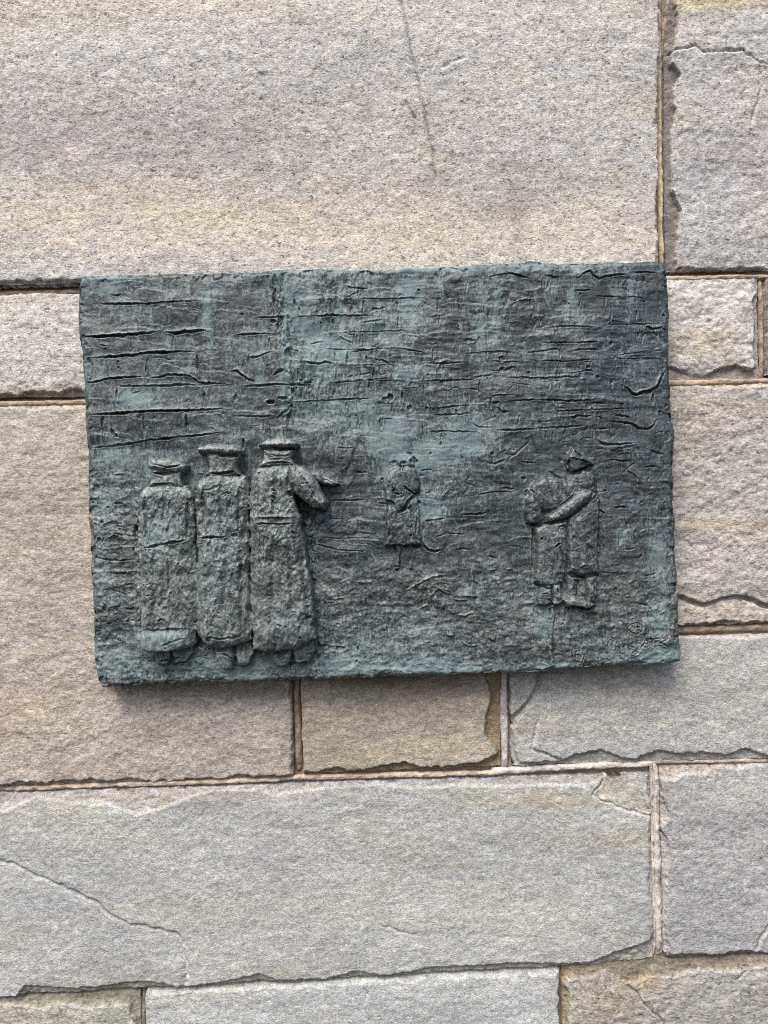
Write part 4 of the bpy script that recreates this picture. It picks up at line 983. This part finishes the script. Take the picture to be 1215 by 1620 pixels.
# ---- colour of the metal: brown-grey bronze, verdigris by patches
def blobs(lst):
    q = np.zeros(GU.shape)
    for u, v, ru, rv, a in lst:
        q = np.maximum(q, a * np.exp(-((GU - u) / ru) ** 2 - ((GV - v) / rv) ** 2))
    return q
PAT = 0.02 + 0.16 * fbm(GU / 60, GV / 45, 810, 4)
PAT += 0.17 * sstep(.50, .74, fbm(GU / 12, GV / 46, 812, 4, .6)) * sstep(700, 560, GV) + 0.10 * sstep(1035, 1060, GV)
PAT += 0.52 * blobs([(450, 540, 9, 120, .9), (652, 500, 8, 60, .7), (760, 510, 8, 60, .8), (905, 470, 7, 50, .7), (540, 500, 8, 70, .7), (585, 660, 8, 50, .7), (330, 520, 7, 60, .5), (1000, 470, 8, 40, .5), (480, 490, 40, 60, .9), (520, 560, 55, 50, .9), (500, 650, 40, 40, .5), (655, 460, 22, 30, .9), (770, 500, 30, 50, .55), (765, 470, 14, 30, .6), (900, 490, 20, 40, .45),
                    (215, 632, 40, 18, .9), (150, 585, 30, 25, .6), (165, 450, 40, 20, .6), (620, 690, 45, 55, .95), (690, 715, 70, 35, 1.0), (740, 690, 50, 40, .9), (560, 670, 60, 40, .6), (680, 800, 30, 35, .8),
                    (640, 590, 50, 14, .8), (620, 530, 40, 30, .5), (400, 560, 40, 40, .5), (190, 720, 50, 40, .6), (165, 790, 25, 45, .7), (160, 900, 20, 60, .6), (170, 1040, 60, 30, .8),
                    (255, 835, 30, 40, .8), (250, 1008, 60, 16, .95), (345, 900, 34, 120, .5), (450, 980, 40, 30, .55), (365, 1060, 60, 30, .95), (560, 1050, 60, 25, .95), (700, 1055, 120, 14, 1.0), (840, 1060, 80, 14, .8),
                    (1030, 1040, 70, 22, 1.0), (1045, 880, 22, 60, .85), (1045, 980, 20, 40, .8), (985, 850, 14, 20, .8), (860, 985, 20, 30, .8), (868, 920, 16, 20, .7), (880, 850, 30, 60, .35), (640, 975, 60, 40, .3),
                    (700, 425, 200, 8, .8), (900, 420, 120, 6, .6), (500, 430, 120, 8, .5), (780, 930, 80, 60, .3), (660, 1000, 90, 30, .45), (930, 1000, 40, 40, .4)])
PAT += 0.22 * (fbm(GU / 9, GV / 34, 830, 4) - 0.45) * sstep(760, 700, GV)
PAT += 0.20 * (fbm(GU / 10, GV / 9, 835, 3, 0.6) - 0.42) * np.clip(sstep(720, 800, GV) * (rough_zone + sol), 0, 1)
PAT += 0.20 * np.clip(-HW / 4.0, 0, 1) * (.3 + fbm(GU / 30, GV / 30, 811, 3)) * np.where(sol, .5, 1)
base = np.ones(GU.shape + (3,)) * lin((86, 95, 97))
q = sstep(.35, .7, fbm(GU / 90, GV / 60, 850, 4))[..., None]
base = base * (1 - q) + lin((86, 92, 93)) * q
q = (blobs([(600, 690, 10, 14, .8), (700, 535, 25, 25, .5), (175, 505, 6, 7, .5), (735, 750, 40, 8, .5), (690, 930, 90, 50, .55), (940, 560, 60, 40, .2), (1000, 800, 60, 70, .3), (880, 1000, 25, 50, .5), (930, 780, 60, 30, .5)]) * (.6 + .8 * fbm(GU / 14, GV / 14, 860, 3)))[..., None]
base = base * (1 - np.clip(q, 0, 1)) + lin((97, 93, 92)) * np.clip(q, 0, 1)
q = (np.clip(blobs([(1000, 560, 110, 120, .6), (560, 900, 60, 100, .5), (1000, 760, 70, 90, .5), (640, 840, 60, 60, .4)]), 0, 1))[..., None]
base = base * (1 - q) + lin((80, 90, 98)) * q
q = np.where(sol, .8, 0)[..., None] * (.7 + .5 * fbm(GU / 30, GV / 40, 870, 3))[..., None]
base = base * (1 - np.clip(q, 0, 1)) + lin((119, 129, 126)) * np.clip(q, 0, 1)
q = np.where(LAB == 57, .25, 0)[..., None]
base = base * (1 - q) + lin((126, 121, 119)) * q
q = (rough_zone * sstep(.52, .72, fbm(GU / 16, GV / 12, 880, 4)) * .55 * sstep(1070, 1000, GV))[..., None]
base = base * (1 - q) + lin((136, 135, 130)) * q
# scraped and scribbled paler skin, brushed patches
wu = GU + (fbm(GU / 9, GV / 9, 891, 2) - .5) * 16
wv = GV + (fbm(GU / 9, GV / 9, 892, 2) - .5) * 16
worm = np.maximum(sstep(.86, .97, 1 - np.abs(2 * fbm(wu / 13, wv / 11, 893, 2, .6) - 1) * 1.6), sstep(.88, .98, 1 - np.abs(2 * fbm(wu / 8, wv / 14, 894, 2, .6) - 1) * 1.8))
wz = np.clip(np.where(sol, .75, 0) + rough_zone * .85 + np.where(FIG & ~sol, .4, 0) + sstep(.30, .5, PAT) * .4 + .16, 0, 1) * (.35 + .9 * fbm(GU / 45, GV / 45, 895, 2))
q = np.clip(worm * wz * .8, 0, .8)[..., None]
base = base * (1 - q) + lin((172, 177, 172)) * q
rub = (np.where(FIG & ~sol, .4, 1) * np.clip(sstep(.35, 1.6, HP) * (.25 + 1.1 * fbm(GU / 25, GV / 25, 905, 3)), 0, 1))[..., None] * .72
base = base * (1 - rub) + lin((158, 162, 157)) * rub
brush = fbm(GU / 26, GV / 4, 896, 4, .6) * sstep(.45, .55, fbm(GU / 60, GV / 40, 897, 2)) + fbm(GU / 4, GV / 26, 898, 4, .6) * sstep(.55, .45, fbm(GU / 60, GV / 40, 897, 2))
base *= (1 + .12 * (brush - .5))[..., None]
base *= .63
base *= (1 + .7 * (fbm(GU / 34, GV / 26, 899, 4, .6) - .5))[..., None]
base *= (1 - np.where(FIG, .42, .36) * sstep(.50, .66, fbm(wu / 9, wv / 14, 903, 4, .6)))[..., None]

# ---- panel mesh: a patch spanned by its four uneven rims
def rim(pts, n, ax):
    p = np.array(pts, float)
    L = np.concatenate([[0], np.cumsum(np.hypot(*np.diff(p, axis=0).T))])
    t = np.linspace(0, L[-1], n)
    q = np.stack([np.interp(t, L, p[:, 0]), np.interp(t, L, p[:, 1])], -1)
    k = np.sin(np.pi * np.linspace(0, 1, n)) ** 0.4
    q[:, 1 - ax] += k * ((n1(t / 30, 990 + ax, 4) - 0.5) * 6.0 + (n1(t / 10, 995 + ax, 3) - 0.5) * 3.0)
    return q
NX, NY = 1010, 705
TOP = rim([(127, 438), (135, 434), (200, 433), (300, 431), (400, 429), (440, 425), (500, 424), (560, 424), (610, 426), (650, 422), (720, 421), (790, 416), (840, 412), (870, 415), (900, 416), (960, 414), (1040, 411), (1055, 414)], NX, 0)
BOT = rim([(160, 1089), (200, 1087), (260, 1083), (350, 1080), (450, 1078), (520, 1077), (600, 1073), (700, 1070), (800, 1067), (850, 1065), (880, 1062), (940, 1058), (1000, 1054), (1060, 1051), (1078, 1047)], NX, 0)
LEF = rim([(127, 438), (123, 452), (121, 490), (122, 520), (127, 560), (131, 610), (133, 660), (136, 720), (138, 800), (141, 850), (144, 930), (146, 1000), (148, 1050), (153, 1078), (160, 1089)], NY, 1)
RIG = rim([(1055, 414), (1058, 440), (1061, 500), (1060, 560), (1063, 610), (1064, 650), (1069, 680), (1067, 740), (1069, 800), (1072, 870), (1074, 940), (1077, 1000), (1080, 1035), (1078, 1047)], NY, 1)
s, t = np.linspace(0, 1, NX), np.linspace(0, 1, NY)
S, T = np.meshgrid(s, t)
UV = np.zeros((NY, NX, 2))
for k in range(2):
    UV[..., k] = ((1 - T) * TOP[None, :, k] + T * BOT[None, :, k] + (1 - S) * LEF[:, None, k] + S * RIG[:, None, k]
                  - ((1 - S) * (1 - T) * TOP[0, k] + S * (1 - T) * TOP[-1, k] + (1 - S) * T * BOT[0, k] + S * T * BOT[-1, k]))
def sample(A):
    fx, fy = (UV[..., 0] - X0) * SS, (UV[..., 1] - Y0) * SS
    ix, iy = np.floor(fx).astype(int), np.floor(fy).astype(int)
    ix, iy = np.clip(ix, 0, A.shape[1] - 2), np.clip(iy, 0, A.shape[0] - 2)
    a, b = fx - ix, fy - iy
    if A.ndim == 3:
        a, b = a[..., None], b[..., None]
    return (A[iy, ix] * (1 - a) + A[iy, ix + 1] * a) * (1 - b) + (A[iy + 1, ix] * (1 - a) + A[iy + 1, ix + 1] * a) * b
h = sample(H)
hf = sample(HF)
pat = sample(PAT)
dull = sample(np.where(sol, .5, .36) + .22 * rough_zone)
colr = sample(base)
lx, rx = UV[:, :1, 0], UV[:, -1:, 0]
de = np.minimum(np.minimum(UV[..., 0] - lx, rx - UV[..., 0]), np.minimum(UV[..., 1] - UV[:1, :, 1], UV[-1:, :, 1] - UV[..., 1]))
RAD = 8.0 + 6.0 * (fbm(UV[..., 0] / 24, UV[..., 1] / 24, 1001, 3) - 0.3)
tt = np.clip(de / RAD, 0, 1)
h = h * sstep(0, 10, de) - RAD * (1 - np.sqrt(np.clip(1 - (1 - tt) ** 2, 0, 1)))
h -= 7.0 * sstep(.50, .66, fbm(UV[..., 0] / 15, UV[..., 1] / 15, 1003, 3)) * np.exp(-de / 7.0) * sstep(0, 3, de)
# hems and caps lean out over what is below them
lean = np.clip(hf - 8, 0, 30) * (0.40 * sstep(985, 1015, UV[..., 1]) * sstep(1034, 1024, UV[..., 1]))
PY = -depth_edge * 0.001
x, z = to_wall(UV[..., 0], UV[..., 1] + lean, PY)
P = np.stack([x, PY - h * 0.001, z], -1)
N = grid_normals(P)

def ringed(A):
    A = np.concatenate([A[:1], A, A[-1:]], 0)
    return np.concatenate([A[:, :1], A, A[:, -1:]], 1)
centre = P[NY // 2, NX // 2].copy()
for k, (yy, inn) in enumerate([(PY + 0.03, 0.0), (0.004, 0.012)]):
    P, N, colr, pat, dull = ringed(P), ringed(N), ringed(colr), ringed(pat), ringed(dull)
    for sl in ((0, slice(None)), (-1, slice(None)), (slice(None), 0), (slice(None), -1)):
        P[sl][..., 1] = yy
        P[sl][..., 0] += (centre[0] - P[sl][..., 0]) * inn
        P[sl][..., 2] += (centre[2] - P[sl][..., 2]) * inn
N = grid_normals(P)
gy_, gx_ = P.shape[:2]
faces = grid_faces(gy_, gx_)
# which figure each face belongs to
fc_u = (UV[:-1, :-1, 0] + UV[1:, 1:, 0]) / 2
fc_v = (UV[:-1, :-1, 1] + UV[1:, 1:, 1]) / 2
fl = LAB[np.clip(((fc_v - Y0) * SS).round().astype(int), 0, LAB.shape[0] - 1), np.clip(((fc_u - X0) * SS).round().astype(int), 0, LAB.shape[1] - 1)]
FL = np.zeros((gy_ - 1, gx_ - 1), np.int16)
FL[2:-2, 2:-2] = fl
FL = FL.reshape(-1)

bx, bz = to_wall(620.0, 1068.0, 0.0)
relief = empty('bronze_relief', (float(bx), 0.0, float(bz)))
relief['label'] = 'weathered bronze relief of soldiers before a brick wall, fixed to the granite'
relief['category'] = 'relief plaque'
ORG = np.array([float(bx), 0.0, float(bz)])
Pf = P.reshape(-1, 3) - ORG
Nf, Cf, Pa, Du = N.reshape(-1, 3), colr.reshape(-1, 3), pat.reshape(-1), dull.reshape(-1)

def piece(name, labs, parent, label=None):
    m = np.isin(FL, labs)
    if not m.any():
        return None
    f = faces[m]
    idx, inv = np.unique(f, return_inverse=True)
    ob = make_mesh(name, Pf[idx], inv.reshape(-1, 4), Nf[idx], Cf[idx], BRONZE, parent, {'patina': Pa[idx], 'dull': Du[idx]})
    if label:
        ob['label'] = label
    return ob

piece('panel', [0], relief, 'bronze slab modelled as a brick wall above trampled ground')
for a, lb in ((1, 'leftmost soldier in a long coat seen from behind'), (2, 'middle soldier in a long coat seen from behind'), (3, 'soldier in a long coat with his right arm raised')):
    s_ = piece('soldier_figure', [a], relief, lb)
    piece('head', [a * 10 + 1], s_)
    piece('cap', [a * 10 + 2], s_)
    piece('boots', [a * 10 + 3], s_)
    if a == 3:
        piece('sleeve', [35], s_)
        piece('hand', [34], s_)
c_ = piece('child_figure', [4], relief, 'small figure with folded arms in the middle distance')
piece('head', [41], c_)
piece('folded_arms', [42], c_)
piece('legs', [43], c_)
w_ = piece('standing_figure', [5], relief, 'tall figure in a pointed hat bending over a smaller one')
piece('hat', [51], w_)
piece('head', [52], w_)
piece('sleeve', [53], w_)
piece('boots', [56], w_)
h_ = piece('hooded_figure', [57], relief, 'smaller hooded figure held by the one in the pointed hat')
piece('hood', [54], h_)
piece('legs', [55], h_)
piece('signature', [60], relief, 'scratched signature letters')
piece('maker_mark', [61], relief, 'oval mark above the signature')
piece('maker_mark', [62], relief, 'round mark near the lower rim')
